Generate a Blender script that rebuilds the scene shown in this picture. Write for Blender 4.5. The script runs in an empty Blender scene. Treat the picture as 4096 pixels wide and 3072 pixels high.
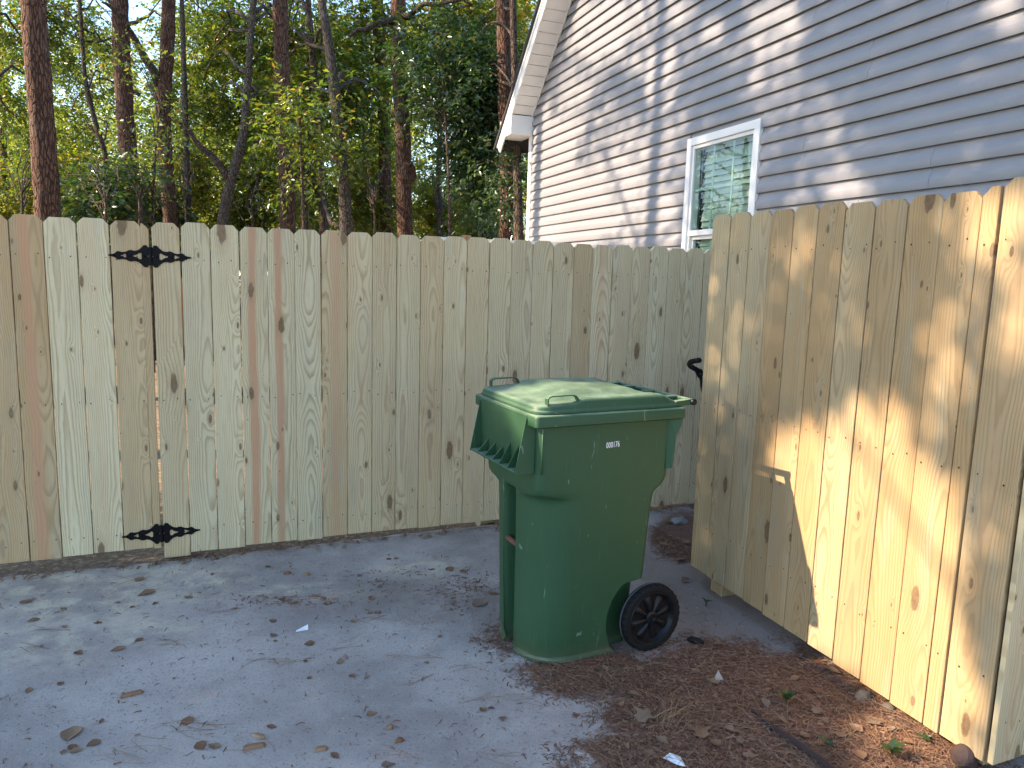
import bpy, bmesh, math, random
import numpy as np
from mathutils import Matrix, Vector

# ------------------------------------------------------------------ camera, world, sun, exposure
sc = bpy.context.scene
C = sc.collection
CAMH = 1.57
FPX, PITCH, ROLL = 2942.0, 0.1409, 0.0293
_fw = np.array([0, math.cos(PITCH), -math.sin(PITCH)])
_up0 = np.array([0, math.sin(PITCH), math.cos(PITCH)])
_r0 = np.array([1.0, 0, 0])
_cr, _sr = math.cos(ROLL), math.sin(ROLL)
_rt = _cr * _r0 + _sr * _up0
_up = -_sr * _r0 + _cr * _up0
cam = bpy.data.cameras.new('camera'); camo = bpy.data.objects.new('camera', cam); C.objects.link(camo)
cam.sensor_width = 36; cam.sensor_fit = 'HORIZONTAL'; cam.lens = FPX / 4096 * 36
cam.clip_start = 0.05; cam.clip_end = 600
camo.matrix_world = Matrix(((_rt[0], _up[0], -_fw[0], 0), (_rt[1], _up[1], -_fw[1], 0), (_rt[2], _up[2], -_fw[2], CAMH), (0, 0, 0, 1)))
sc.camera = camo

SUN_EL, SUN_AZ = math.radians(35), math.radians(9.0)          # light travels towards +x, a little +y
SUND = np.array([math.cos(SUN_EL) * math.cos(SUN_AZ), math.cos(SUN_EL) * math.sin(SUN_AZ), -math.sin(SUN_EL)])
w = bpy.data.worlds.new('World'); sc.world = w; w.use_nodes = True
wn = w.node_tree.nodes; wl = w.node_tree.links
sky = wn.new('ShaderNodeTexSky'); sky.sky_type = 'NISHITA'; sky.sun_disc = False
sky.sun_elevation = SUN_EL
sky.sun_rotation = math.atan2(-SUND[0], -SUND[1]) % (2 * math.pi)
sky.air_density = 1.0; sky.dust_density = 0.3; sky.ozone_density = 1.6
wn['Background'].inputs['Strength'].default_value = 0.125
wl.new(sky.outputs[0], wn['Background'].inputs['Color'])
sl = bpy.data.lights.new('sun', 'SUN'); sl.energy = 3.5; sl.angle = math.radians(0.55); sl.color = (1, 0.79, 0.57)
so = bpy.data.objects.new('sun', sl); C.objects.link(so)
so.rotation_euler = Vector((-SUND[0], -SUND[1], -SUND[2])).to_track_quat('Z', 'Y').to_euler()
so.location = (-20, 0, 20)
sc.view_settings.view_transform = 'Standard'; sc.view_settings.look = 'None'
sc.view_settings.exposure = 2.05; sc.view_settings.gamma = 1.0
sc.cycles.use_denoising = True
sc.cycles.max_bounces = 5; sc.cycles.diffuse_bounces = 2; sc.cycles.glossy_bounces = 3; sc.cycles.transmission_bounces = 3; sc.cycles.transparent_max_bounces = 8
sc.cycles.use_light_tree = False
sc.cycles.use_adaptive_sampling = True; sc.cycles.adaptive_threshold = 0.02
sc.cycles.caustics_reflective = False; sc.cycles.caustics_refractive = False
sc.cycles.sample_clamp_indirect = 8

# ------------------------------------------------------------------ geometry of the place
def ray(px, py):
    return _fw + _rt * (px - 2048) / FPX + _up * (1536 - py) / FPX
def at_y(px, py, y):
    d = ray(px, py); t = y / d[1]; return np.array([d[0] * t, y, CAMH + d[2] * t])
def on_ground(px, py, z=0.0):
    d = ray(px, py); t = (z - CAMH) / d[2]; return np.array([d[0] * t, d[1] * t, z])
def pix(P):
    P = np.asarray(P, float) - np.array([0, 0, CAMH])
    z = P @ _fw
    z = np.where(np.abs(z) < 1e-6, 1e-6, z)
    return 2048 + FPX * (P @ _rt) / z, 1536 - FPX * (P @ _up) / z, z
AA, BA, HA = 0.3898, 0.3753, 0.3581
PA = np.array([-2.371, 3.5682, 0]); dA = np.array([math.cos(AA), math.sin(AA), 0]); nA = np.array([math.sin(AA), -math.cos(AA), 0])
PB = np.array([0.9891, 3.7274, 0]); dB = np.array([math.sin(BA), -math.cos(BA), 0]); nB = np.array([-math.cos(BA), -math.sin(BA), 0])
PH = np.array([0.1808, 9.7272, 0]); dH = np.array([math.sin(HA), -math.cos(HA), 0]); nH = np.array([-math.cos(HA), -math.sin(HA), 0])
def gh(x, y):
    d = (np.asarray(x) - PA[0]) * nA[0] + (np.asarray(y) - PA[1]) * nA[1]
    t = np.clip((1.5 - d) / 1.5, 0, 1)
    return 0.036 * t * t * (3 - 2 * t)
BU = np.array([.8965, .4431, 0]); BV = np.array([-.4431, .8965, 0]); B0 = np.array([0.0947, 2.6916, 0])

rng = np.random.default_rng(7)
random.seed(7)

# ------------------------------------------------------------------ material helpers
class Mat:
    def __init__(self, name):
        self.m = bpy.data.materials.new(name); self.m.use_nodes = True
        self.nt = self.m.node_tree; self.b = self.nt.nodes['Principled BSDF']; self.out = self.nt.nodes['Material Output']
    def n(self, t, **kw):
        nd = self.nt.nodes.new(t)
        for k, v in kw.items(): setattr(nd, k, v)
        return nd
    def put(self, sock, v):
        if isinstance(v, bpy.types.NodeSocket): self.nt.links.new(v, sock)
        elif v is not None:
            if isinstance(v, (tuple, list)) and sock.type == 'RGBA' and len(v) == 3: v = (*v, 1)
            sock.default_value = v
    def math(self, op, a, b=None, c=None, clamp=False):
        nd = self.n('ShaderNodeMath', operation=op, use_clamp=clamp)
        for i, v in enumerate((a, b, c)): self.put(nd.inputs[i], v)
        return nd.outputs[0]
    def mix(self, f, a, b, blend='MIX'):
        nd = self.n('ShaderNodeMix', data_type='RGBA', blend_type=blend)
        self.put(nd.inputs[0], f); self.put(nd.inputs[6], a); self.put(nd.inputs[7], b)
        return nd.outputs[2]
    def noise(self, vec, scale, detail=3, rough=0.55, dist=0.0):
        nd = self.n('ShaderNodeTexNoise'); self.put(nd.inputs['Vector'], vec)
        nd.inputs['Scale'].default_value = scale; nd.inputs['Detail'].default_value = detail
        nd.inputs['Roughness'].default_value = rough; nd.inputs['Distortion'].default_value = dist
        return nd.outputs[0]
    def step(self, v, lo, hi):
        nd = self.n('ShaderNodeMapRange', interpolation_type='SMOOTHSTEP')
        self.put(nd.inputs[0], v); nd.inputs[1].default_value = lo; nd.inputs[2].default_value = hi
        nd.inputs[3].default_value = 0; nd.inputs[4].default_value = 1
        return nd.outputs[0]
    def comb(self, x, y, z):
        nd = self.n('ShaderNodeCombineXYZ')
        for i, v in enumerate((x, y, z)): self.put(nd.inputs[i], v)
        return nd.outputs[0]
    def vmul(self, v, s):
        nd = self.n('ShaderNodeVectorMath', operation='MULTIPLY'); self.put(nd.inputs[0], v); self.put(nd.inputs[1], s); return nd.outputs[0]
    def vadd(self, v, s):
        nd = self.n('ShaderNodeVectorMath', operation='ADD'); self.put(nd.inputs[0], v); self.put(nd.inputs[1], s); return nd.outputs[0]
    def obj(self): return self.n('ShaderNodeTexCoord').outputs['Object']
    def pos(self): return self.n('ShaderNodeNewGeometry').outputs['Position']
    def sep(self, v):
        nd = self.n('ShaderNodeSeparateXYZ'); self.put(nd.inputs[0], v); return nd.outputs
    def bump(self, h, strength=0.3, dist=0.01):
        nd = self.n('ShaderNodeBump'); self.put(nd.inputs['Height'], h)
        nd.inputs['Strength'].default_value = strength; nd.inputs['Distance'].default_value = dist
        self.nt.links.new(nd.outputs[0], self.b.inputs['Normal'])
    def set(self, color=None, rough=0.6, spec=0.4, metal=0.0):
        self.put(self.b.inputs['Base Color'], color); self.put(self.b.inputs['Roughness'], rough)
        self.b.inputs['Specular IOR Level'].default_value = spec; self.b.inputs['Metallic'].default_value = metal
        return self.m

def mat_plain(name, col, rough=0.6, spec=0.4, var=0.12, scale=8, metal=0.0, bump=0.0):
    M = Mat(name); v = M.noise(M.obj(), scale, 4)
    c = M.mix(v, tuple(x * (1 - var) for x in col), tuple(min(1, x * (1 + var)) for x in col))
    if bump: M.bump(M.noise(M.obj(), scale * 12, 3), bump, 0.004)
    return M.set(c, rough, spec, metal)

def mat_wood():
    M = Mat('treated_pine'); o = M.obj(); x, y, z = M.sep(o)
    info = M.n('ShaderNodeObjectInfo'); r = info.outputs['Random']; oc = M.n('ShaderNodeSeparateColor'); M.put(oc.inputs[0], info.outputs['Color'])
    heart, warm, val = oc.outputs[0], oc.outputs[1], oc.outputs[2]
    seed = M.math('MULTIPLY', r, 91.0); seed2 = M.math('MULTIPLY', r, 517.0)
    # knots, two layers of them, their size differs from cell to cell
    def knots(sx, sz, off, keep, rad):
        vo = M.n('ShaderNodeTexVoronoi', voronoi_dimensions='2D', feature='F1')
        M.put(vo.inputs['Vector'], M.comb(M.math('MULTIPLY_ADD', x, sx, M.math('ADD', seed, off)), M.math('MULTIPLY_ADD', z, sz, M.math('ADD', seed2, off)), 0.0))
        vo.inputs['Scale'].default_value = 1.0
        cs = M.n('ShaderNodeSeparateColor'); M.put(cs.inputs[0], vo.outputs['Color'])
        size = M.math('MULTIPLY_ADD', M.math('POWER', cs.outputs[0], 2.6), rad * 1.55, rad * 0.22)
        on = M.math('GREATER_THAN', cs.outputs[1], keep)
        d = M.math('DIVIDE', vo.outputs['Distance'], size)
        return d, on
    wob = M.noise(M.comb(M.math('MULTIPLY', x, 60), seed, M.math('MULTIPLY', z, 40)), 1.0, 2)
    k1, on1 = knots(7.5, 2.6, 3.3, 0.46, 0.095)
    k2, on2 = knots(9.0, 4.0, 9.1, 0.72, 0.05)
    k1 = M.math('ADD', k1, M.math('MULTIPLY_ADD', wob, 0.9, -0.45)); k2 = M.math('ADD', k2, M.math('MULTIPLY_ADD', wob, 0.9, -0.45))
    def bulge(k, on):
        return M.math('MULTIPLY', M.math('EXPONENT', M.math('MULTIPLY', M.math('MULTIPLY', k, k), -0.09)), on)
    bul = M.math('ADD', bulge(k1, on1), M.math('MULTIPLY', bulge(k2, on2), 0.6))
    # growth rings cut flat: distance to a wandering pith
    cx = M.math('MULTIPLY', M.math('SUBTRACT', M.math('FRACT', M.math('MULTIPLY', r, 37.0)), 0.5), 0.14)
    wx = M.noise(M.comb(0.0, seed, M.math('MULTIPLY', z, 1.6)), 1.0, 3)
    dx = M.math('ADD', M.math('SUBTRACT', x, cx), M.math('MULTIPLY', M.math('SUBTRACT', wx, 0.5), 0.05))
    dep = M.noise(M.comb(seed2, 0.0, M.math('MULTIPLY', z, 0.9)), 1.0, 2)
    dep = M.math('MULTIPLY_ADD', M.math('SUBTRACT', dep, 0.5), M.math('MULTIPLY_ADD', M.math('FRACT', M.math('MULTIPLY', r, 19.0)), 0.24, 0.03), 0.055)
    rr = M.math('SQRT', M.math('ADD', M.math('MULTIPLY', dx, dx), M.math('MULTIPLY', dep, dep)))
    fine = M.noise(M.comb(M.math('MULTIPLY', x, 45), seed, M.math('MULTIPLY', z, 5)), 1.0, 3)
    rr = M.math('ADD', M.math('ADD', rr, M.math('MULTIPLY', fine, 0.006)), M.math('MULTIPLY', bul, 0.022))
    fr = M.math('MULTIPLY', rr, M.math('MULTIPLY_ADD', M.math('FRACT', M.math('MULTIPLY', r, 71.0)), 45.0, 100.0))
    t = M.math('FRACT', fr)
    late = M.math('MULTIPLY', M.step(t, 0.35, 0.86), M.math('SUBTRACT', 1.0, M.step(t, 0.90, 1.0)))
    amp = M.noise(M.comb(M.math('MULTIPLY', x, 8), seed2, M.math('MULTIPLY', z, 1.2)), 1.0, 2)
    late = M.math('MULTIPLY', late, M.math('MULTIPLY_ADD', amp, 0.9, 0.12))
    fib = M.noise(M.comb(M.math('MULTIPLY', x, 260), seed, M.math('MULTIPLY', z, 7)), 1.0, 2, 0.7)
    saw = M.noise(M.comb(M.math('MULTIPLY', x, 9), seed, M.math('MULTIPLY', z, 330)), 1.0, 1)
    big = M.noise(M.comb(M.math('MULTIPLY', x, 12), seed, M.math('MULTIPLY', z, 1.4)), 1.0, 3)
    base = M.mix(M.math('ADD', warm, M.math('MULTIPLY_ADD', big, 0.7, -0.35), clamp=True), (0.63, 0.545, 0.345), (0.455, 0.295, 0.14))
    # blue green treatment bloom in streaks
    bloom = M.step(M.noise(M.comb(M.math('MULTIPLY', x, 14), seed2, M.math('MULTIPLY', z, 2.0)), 1.0, 3), 0.56, 0.75)
    base = M.mix(M.math('MULTIPLY', bloom, 0.35), base, (0.42, 0.43, 0.33))
    base = M.mix(M.math('MULTIPLY', late, 0.85), base, (0.30, 0.192, 0.095))
    base = M.mix(M.math('MULTIPLY', M.step(fib, 0.50, 0.8), 0.45), base, (0.24, 0.185, 0.11))
    base = M.mix(M.math('MULTIPLY', M.step(saw, 0.62, 0.8), 0.10), base, (0.25, 0.21, 0.15))
    # red heartwood stripe on some boards
    hx = M.math('ADD', M.math('SUBTRACT', x, M.math('MULTIPLY', M.math('SUBTRACT', M.math('FRACT', M.math('MULTIPLY', r, 53.0)), 0.5), 0.03)), M.math('MULTIPLY', M.math('SUBTRACT', wx, 0.5), 0.03))
    hm = M.math('SUBTRACT', 1.0, M.step(M.math('ADD', M.math('ABSOLUTE', hx), M.math('MULTIPLY_ADD', big, 0.03, M.math('MULTIPLY_ADD', fine, 0.016, -0.025))), 0.010, 0.030))
    base = M.mix(M.math('MULTIPLY', M.math('MULTIPLY', hm, M.math('MULTIPLY_ADD', fib, 0.7, 0.55)), M.math('MULTIPLY', heart, 0.95), clamp=True), base, (0.50, 0.265, 0.145))
    # stain round knots, knot body and rim
    for k, on in ((k1, on1), (k2, on2)):
        halo = M.math('MULTIPLY', M.math('SUBTRACT', 1.0, M.step(k, 0.8, 2.6)), on)
        base = M.mix(M.math('MULTIPLY', halo, 0.35), base, (0.33, 0.235, 0.12))
        body = M.math('MULTIPLY', M.math('SUBTRACT', 1.0, M.step(k, 0.55, 1.15)), on)
        base = M.mix(M.math('MULTIPLY', body, 0.85), base, M.mix(M.noise(M.comb(M.math('MULTIPLY', x, 90), seed, M.math('MULTIPLY', z, 60)), 1.0, 2), (0.065, 0.034, 0.02), (0.27, 0.165, 0.088)))
        rim = M.math('MULTIPLY', M.math('MULTIPLY', M.step(k, 0.55, 0.85), M.math('SUBTRACT', 1.0, M.step(k, 0.9, 1.1))), on)
        base = M.mix(M.math('MULTIPLY', rim, M.math('MULTIPLY_ADD', wob, 0.9, 0.0)), base, (0.07, 0.038, 0.02))
    grey = M.step(M.noise(M.comb(M.math('MULTIPLY', x, 5), seed, M.math('MULTIPLY', z, 1.1)), 1.0, 4, 0.65), 0.52, 0.75)
    base = M.mix(M.math('MULTIPLY', grey, 0.30), base, (0.33, 0.30, 0.225))
    base = M.mix(1.0, base, M.comb(val, val, val), 'MULTIPLY')
    hgt = M.math('ADD', fib, M.math('MULTIPLY', saw, 0.3))
    M.bump(hgt, 0.25, 0.003)
    return M.set(base, 0.75, 0.25)

def mat_concrete():
    M = Mat('concrete_ground'); p = M.pos()
    at = M.n('ShaderNodeAttribute', attribute_name='cover'); ac = M.n('ShaderNodeSeparateColor'); M.put(ac.inputs[0], at.outputs['Color'])
    mul, dust, sand = ac.outputs[0], ac.outputs[1], ac.outputs[2]
    n1 = M.noise(p, 1.3, 6, 0.6); n2 = M.noise(p, 9, 5, 0.65); n3 = M.noise(p, 90, 3, 0.7); n4 = M.noise(p, 320, 2, 0.7)
    base = M.mix(M.step(n1, 0.35, 0.68), (0.265, 0.238, 0.217), (0.455, 0.411, 0.372))
    base = M.mix(M.math('MULTIPLY', M.step(n2, 0.45, 0.75), 0.35), base, (0.46, 0.43, 0.39))
    base = M.mix(M.math('MULTIPLY', M.step(n3, 0.50, 0.70), 0.45), base, (0.17, 0.16, 0.155))
    base = M.mix(M.math('MULTIPLY', M.step(n4, 0.58, 0.70), 0.65), base, (0.55, 0.52, 0.47))
    dm = M.math('MULTIPLY', M.math('MULTIPLY', dust, 0.8), M.step(M.math('ADD', n2, M.math('MULTIPLY', n3, 0.5)), 0.62, 0.95))
    base = M.mix(dm, base, (0.60, 0.55, 0.40))
    sd = M.step(M.math('ADD', sand, M.math('MULTIPLY_ADD', n2, 0.8, -0.4)), 0.35, 0.75)
    base = M.mix(M.math('MULTIPLY', sd, 0.75), base, M.mix(n3, (0.125, 0.095, 0.078), (0.29, 0.232, 0.19)))
    md = M.step(M.math('ADD', M.math('ADD', mul, M.math('MULTIPLY_ADD', n2, 0.9, -0.45)), M.math('MULTIPLY_ADD', n3, 0.7, -0.35)), 0.36, 0.66)
    base = M.mix(md, base, M.mix(M.step(n3, 0.3, 0.7), (0.085, 0.050, 0.037), (0.21, 0.122, 0.082)))
    M.bump(M.math('ADD', n3, n4), 0.4, 0.005)
    return M.set(base, 0.85, 0.25)

def mat_soil():
    M = Mat('forest_soil'); p = M.pos(); n1 = M.noise(p, 1.1, 5); n2 = M.noise(p, 30, 4, 0.7)
    c = M.mix(n1, (0.085, 0.055, 0.035), (0.23, 0.175, 0.11)); c = M.mix(M.step(n2, 0.45, 0.7), c, (0.36, 0.29, 0.19))
    M.bump(n2, 0.6, 0.02); return M.set(c, 0.9, 0.2)

def mat_vinyl():
    M = Mat('vinyl_siding'); p = M.obj(); x, y, z = M.sep(p)
    g = M.noise(M.comb(M.math('MULTIPLY', x, 6), 0.0, M.math('MULTIPLY', z, 900)), 1.0, 3, 0.6, 0.6)
    d = M.noise(p, 2.2, 4)
    c = M.mix(d, (0.225, 0.222, 0.236), (0.250, 0.246, 0.260))
    sp = M.step(M.noise(p, 34, 2), 0.74, 0.79)
    c = M.mix(M.math('MULTIPLY', sp, 0.35), c, (0.13, 0.125, 0.12))
    dirt = M.step(M.noise(M.comb(M.math('MULTIPLY', x, 3), 0.0, M.math('MULTIPLY', z, 14)), 1.0, 4), 0.55, 0.8)
    c = M.mix(M.math('MULTIPLY', dirt, 0.22), c, (0.20, 0.185, 0.165))
    M.bump(g, 0.16, 0.002); return M.set(c, 0.42, 0.45)

def mat_bark(name, c0, c1, plate=1.0):
    M = Mat(name); p = M.obj(); x, y, z = M.sep(p)
    wv = M.noise(p, 3.0, 3)
    v = M.n('ShaderNodeTexVoronoi', feature='DISTANCE_TO_EDGE')
    M.put(v.inputs['Vector'], M.comb(M.math('MULTIPLY_ADD', wv, 1.5, M.math('MULTIPLY', x, 34 * plate)), M.math('MULTIPLY', y, 34 * plate), M.math('MULTIPLY_ADD', wv, 2.0, M.math('MULTIPLY', z, 7 * plate))))
    v.inputs['Scale'].default_value = 1.0
    n = M.noise(p, 40, 4, 0.7); cr = M.step(v.outputs['Distance'], 0.0, 0.16)
    c = M.mix(n, c0, c1); c = M.mix(M.math('MULTIPLY', M.math('SUBTRACT', 1.0, cr), M.math('MULTIPLY_ADD', n, 1.2, 0.1)), c, tuple(q * 0.5 for q in c0))
    c = M.mix(M.math('MULTIPLY', M.step(M.noise(p, 5, 3), 0.55, 0.7), 0.25), c, (0.22, 0.2, 0.18))
    M.bump(M.math('ADD', cr, M.math('MULTIPLY', n, 0.4)), 1.0, 0.03)
    return M.set(c, 0.9, 0.2)

def mat_leaf(name, cols, trans=0.45, gloss=0.35, tcol=None):
    M = Mat(name); g = M.n('ShaderNodeNewGeometry'); rnd = g.outputs['Random Per Island']
    cr = M.n('ShaderNodeValToRGB'); cr.color_ramp.interpolation = 'LINEAR'
    e = cr.color_ramp.elements
    while len(e) < len(cols): e.new(0.5)
    for i, (pos, col) in enumerate(cols): e[i].position = pos; e[i].color = (*col, 1)
    M.put(cr.inputs[0], rnd)
    M.nt.nodes.remove(M.b)
    df = M.n('ShaderNodeBsdfDiffuse'); M.put(df.inputs['Color'], cr.outputs[0])
    tr = M.n('ShaderNodeBsdfTranslucent'); M.put(tr.inputs['Color'], M.mix(1.0, cr.outputs[0], tcol or (1.7, 1.7, 0.55), 'MULTIPLY'))
    ms = M.n('ShaderNodeMixShader'); ms.inputs[0].default_value = trans
    M.nt.links.new(df.outputs[0], ms.inputs[1]); M.nt.links.new(tr.outputs[0], ms.inputs[2])
    gl = M.n('ShaderNodeBsdfGlossy'); gl.inputs['Roughness'].default_value = 0.35; gl.inputs['Color'].default_value = (1, 1, 1, 1)
    m2 = M.n('ShaderNodeMixShader'); m2.inputs[0].default_value = 0.13 * gloss
    M.nt.links.new(ms.outputs[0], m2.inputs[1]); M.nt.links.new(gl.outputs[0], m2.inputs[2]); M.nt.links.new(m2.outputs[0], M.out.inputs[0])
    return M.m

def mat_dry(name, c0, c1, c2):
    M = Mat(name); info = M.n('ShaderNodeObjectInfo'); g = M.n('ShaderNodeNewGeometry')
    f = M.math('FRACT', M.math('ADD', M.math('MULTIPLY', info.outputs['Random'], 7.0), M.math('MULTIPLY', g.outputs['Random Per Island'], 5.0)))
    c = M.mix(M.step(f, 0.0, 0.55), c0, c1); c = M.mix(M.step(f, 0.6, 1.0), c, c2)
    c = M.mix(M.math('MULTIPLY', M.noise(M.obj(), 60, 3), 0.5), c, tuple(q * 0.5 for q in c0))
    return M.set(c, 0.7, 0.3)

def mat_bin():
    M = Mat('green_bin_plastic'); o = M.obj(); x, y, z = M.sep(o); N_ = M.n('ShaderNodeNewGeometry').outputs['Normal']; nz = M.sep(N_)[2]
    n = M.noise(o, 3.0, 4); f = M.noise(M.comb(M.math('MULTIPLY', x, 70), M.math('MULTIPLY', y, 70), M.math('MULTIPLY', z, 5)), 1.0, 3, 0.6)
    c = M.mix(n, (0.020, 0.062, 0.028), (0.030, 0.080, 0.038))
    c = M.mix(M.math('MULTIPLY', M.step(f, 0.58, 0.76), 0.30), c, (0.07, 0.125, 0.08))
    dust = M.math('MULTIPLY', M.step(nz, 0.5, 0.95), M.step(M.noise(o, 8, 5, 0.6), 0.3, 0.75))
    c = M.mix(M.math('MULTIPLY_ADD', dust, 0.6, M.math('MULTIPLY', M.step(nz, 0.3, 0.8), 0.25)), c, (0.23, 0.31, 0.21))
    scr = M.step(M.noise(M.comb(M.math('MULTIPLY', x, 45), M.math('MULTIPLY', y, 30), M.math('MULTIPLY', z, 9)), 1.0, 2, 0.5, 1.2), 0.700, 0.735)
    c = M.mix(M.math('MULTIPLY', scr, 0.6), c, (0.17, 0.25, 0.19))
    low = M.math('MULTIPLY', M.math('SUBTRACT', 1.0, M.step(z, 0.0, 0.12)), M.noise(o, 18, 4))
    c = M.mix(M.math('MULTIPLY', low, 0.55), c, (0.12, 0.085, 0.06))
    M.bump(M.noise(o, 500, 2), 0.08, 0.002)
    return M.set(c, M.math('MULTIPLY_ADD', f, 0.25, 0.36), 0.32)

def mat_glass():
    M = Mat('window_glass'); M.set((0.62, 0.80, 0.70), 0.0, 0.5); M.b.inputs['IOR'].default_value = 1.52
    fr = M.n('ShaderNodeFresnel'); fr.inputs['IOR'].default_value = 1.5
    gl = M.n('ShaderNodeBsdfGlossy'); gl.inputs['Roughness'].default_value = 0.01; gl.inputs['Color'].default_value = (0.95, 0.98, 1, 1)
    bp = M.n('ShaderNodeBump'); bp.inputs['Strength'].default_value = 0.025; bp.inputs['Distance'].default_value = 0.02
    M.put(bp.inputs['Height'], M.noise(M.obj(), 7, 2)); M.nt.links.new(bp.outputs[0], gl.inputs['Normal'])
    tr = M.n('ShaderNodeBsdfTransparent'); tr.inputs['Color'].default_value = (0.84, 0.91, 0.86, 1)
    ms = M.n('ShaderNodeMixShader'); M.put(ms.inputs[0], M.math('MULTIPLY', fr.outputs[0], M.math('SUBTRACT', 1.0, M.n('ShaderNodeNewGeometry').outputs['Backfacing']))); M.nt.links.new(tr.outputs[0], ms.inputs[1]); M.nt.links.new(gl.outputs[0], ms.inputs[2])
    M.nt.links.new(ms.outputs[0], M.out.inputs[0]); return M.m

MW = mat_wood(); MC = mat_concrete(); MS = mat_soil(); MV = mat_vinyl()
M_white = mat_plain('white_trim', (0.76, 0.735, 0.70), 0.45, 0.4, 0.05, 6)
M_soffit = mat_plain('white_soffit', (0.72, 0.70, 0.67), 0.5, 0.4, 0.10, 9)
M_shingle = mat_plain('dark_shingle', (0.045, 0.042, 0.042), 0.9, 0.2, 0.3, 40, bump=0.6)
M_roof2 = mat_plain('weathered_shingle', (0.30, 0.25, 0.235), 0.9, 0.2, 0.25, 12, bump=0.6)
M_brickwall = mat_plain('tan_wall', (0.34, 0.28, 0.22), 0.8, 0.3, 0.1, 3)
M_whitewall = mat_plain('pale_metal', (0.62, 0.62, 0.62), 0.4, 0.4, 0.08, 3)
M_glass = mat_glass()
M_blind = mat_plain('blind_slat', (0.46, 0.47, 0.43), 0.5, 0.3, 0.06, 3)
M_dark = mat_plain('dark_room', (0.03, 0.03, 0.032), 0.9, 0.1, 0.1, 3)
M_black = mat_plain('black_metal', (0.006, 0.006, 0.0065), 0.55, 0.12, 0.3, 30)
M_rubber = mat_plain('black_rubber', (0.008, 0.008, 0.009), 0.7, 0.2, 0.4, 25, bump=0.2)
M_wheelhub = mat_plain('black_plastic', (0.005, 0.0055, 0.007), 0.45, 0.3, 0.2, 20)
M_chalk = mat_plain('scuffed_rubber', (0.07, 0.075, 0.08), 0.8, 0.3, 0.4, 40)
M_rust = mat_plain('rusty_steel', (0.13, 0.055, 0.035), 0.75, 0.4, 0.5, 50, bump=0.4)
M_nail = mat_plain('nail_hole', (0.02, 0.016, 0.012), 0.6, 0.3, 0.2, 50)
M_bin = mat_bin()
M_num = mat_plain('white_stamp', (0.80, 0.80, 0.82), 0.5, 0.3, 0.05, 30)
M_pine = mat_bark('pine_bark', (0.105, 0.054, 0.037), (0.205, 0.114, 0.076))
M_oak = mat_bark('grey_bark', (0.10, 0.077, 0.060), (0.20, 0.16, 0.124), 1.6)
M_dkbark = mat_bark('dark_bark', (0.085, 0.058, 0.042), (0.16, 0.115, 0.085), 1.2)
M_twig = mat_plain('twig_bark', (0.16, 0.12, 0.085), 0.85, 0.2, 0.3, 20)
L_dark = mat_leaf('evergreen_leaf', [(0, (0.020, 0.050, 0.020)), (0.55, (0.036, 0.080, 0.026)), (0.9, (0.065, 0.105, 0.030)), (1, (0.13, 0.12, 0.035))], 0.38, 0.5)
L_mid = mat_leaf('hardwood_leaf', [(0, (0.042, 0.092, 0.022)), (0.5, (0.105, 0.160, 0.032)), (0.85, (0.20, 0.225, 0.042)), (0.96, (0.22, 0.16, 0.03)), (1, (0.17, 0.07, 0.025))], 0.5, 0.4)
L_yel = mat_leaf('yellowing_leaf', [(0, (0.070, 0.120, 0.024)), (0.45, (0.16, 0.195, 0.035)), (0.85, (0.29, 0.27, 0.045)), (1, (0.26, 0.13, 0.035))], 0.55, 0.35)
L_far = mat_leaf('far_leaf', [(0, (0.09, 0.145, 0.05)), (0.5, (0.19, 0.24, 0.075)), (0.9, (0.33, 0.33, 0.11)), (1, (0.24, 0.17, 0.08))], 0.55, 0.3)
L_need = mat_leaf('pine_needle', [(0, (0.030, 0.062, 0.020)), (0.7, (0.06, 0.10, 0.03)), (1, (0.12, 0.12, 0.04))], 0.35, 0.4)
M_dry = mat_dry('dry_leaf', (0.17, 0.090, 0.048), (0.25, 0.155, 0.092), (0.22, 0.165, 0.12))
M_chip = mat_dry('mulch_chip', (0.115, 0.058, 0.040), (0.22, 0.116, 0.074), (0.34, 0.22, 0.14))
M_straw = mat_dry('pine_straw', (0.20, 0.105, 0.055), (0.30, 0.185, 0.105), (0.36, 0.27, 0.18))
M_grit = mat_dry('grit', (0.30, 0.29, 0.27), (0.11, 0.075, 0.05), (0.55, 0.53, 0.49))
M_weed = mat_leaf('weed_leaf', [(0, (0.028, 0.065, 0.02)), (1, (0.05, 0.095, 0.026))], 0.35, 0.4)
M_stone = mat_plain('field_stone', (0.13, 0.105, 0.082), 0.85, 0.3, 0.35, 25, bump=0.5)
M_paper = mat_plain('white_paper', (0.72, 0.76, 0.80), 0.6, 0.3, 0.06, 20)
M_edge = mat_plain('rusty_edging', (0.045, 0.028, 0.028), 0.6, 0.4, 0.3, 20)
M_redstone = mat_plain('red_stone', (0.06, 0.038, 0.034), 0.8, 0.3, 0.2, 14, bump=0.3)
M_orange = mat_plain('orange_mesh', (0.55, 0.22, 0.08), 0.6, 0.3, 0.1, 14)

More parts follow.
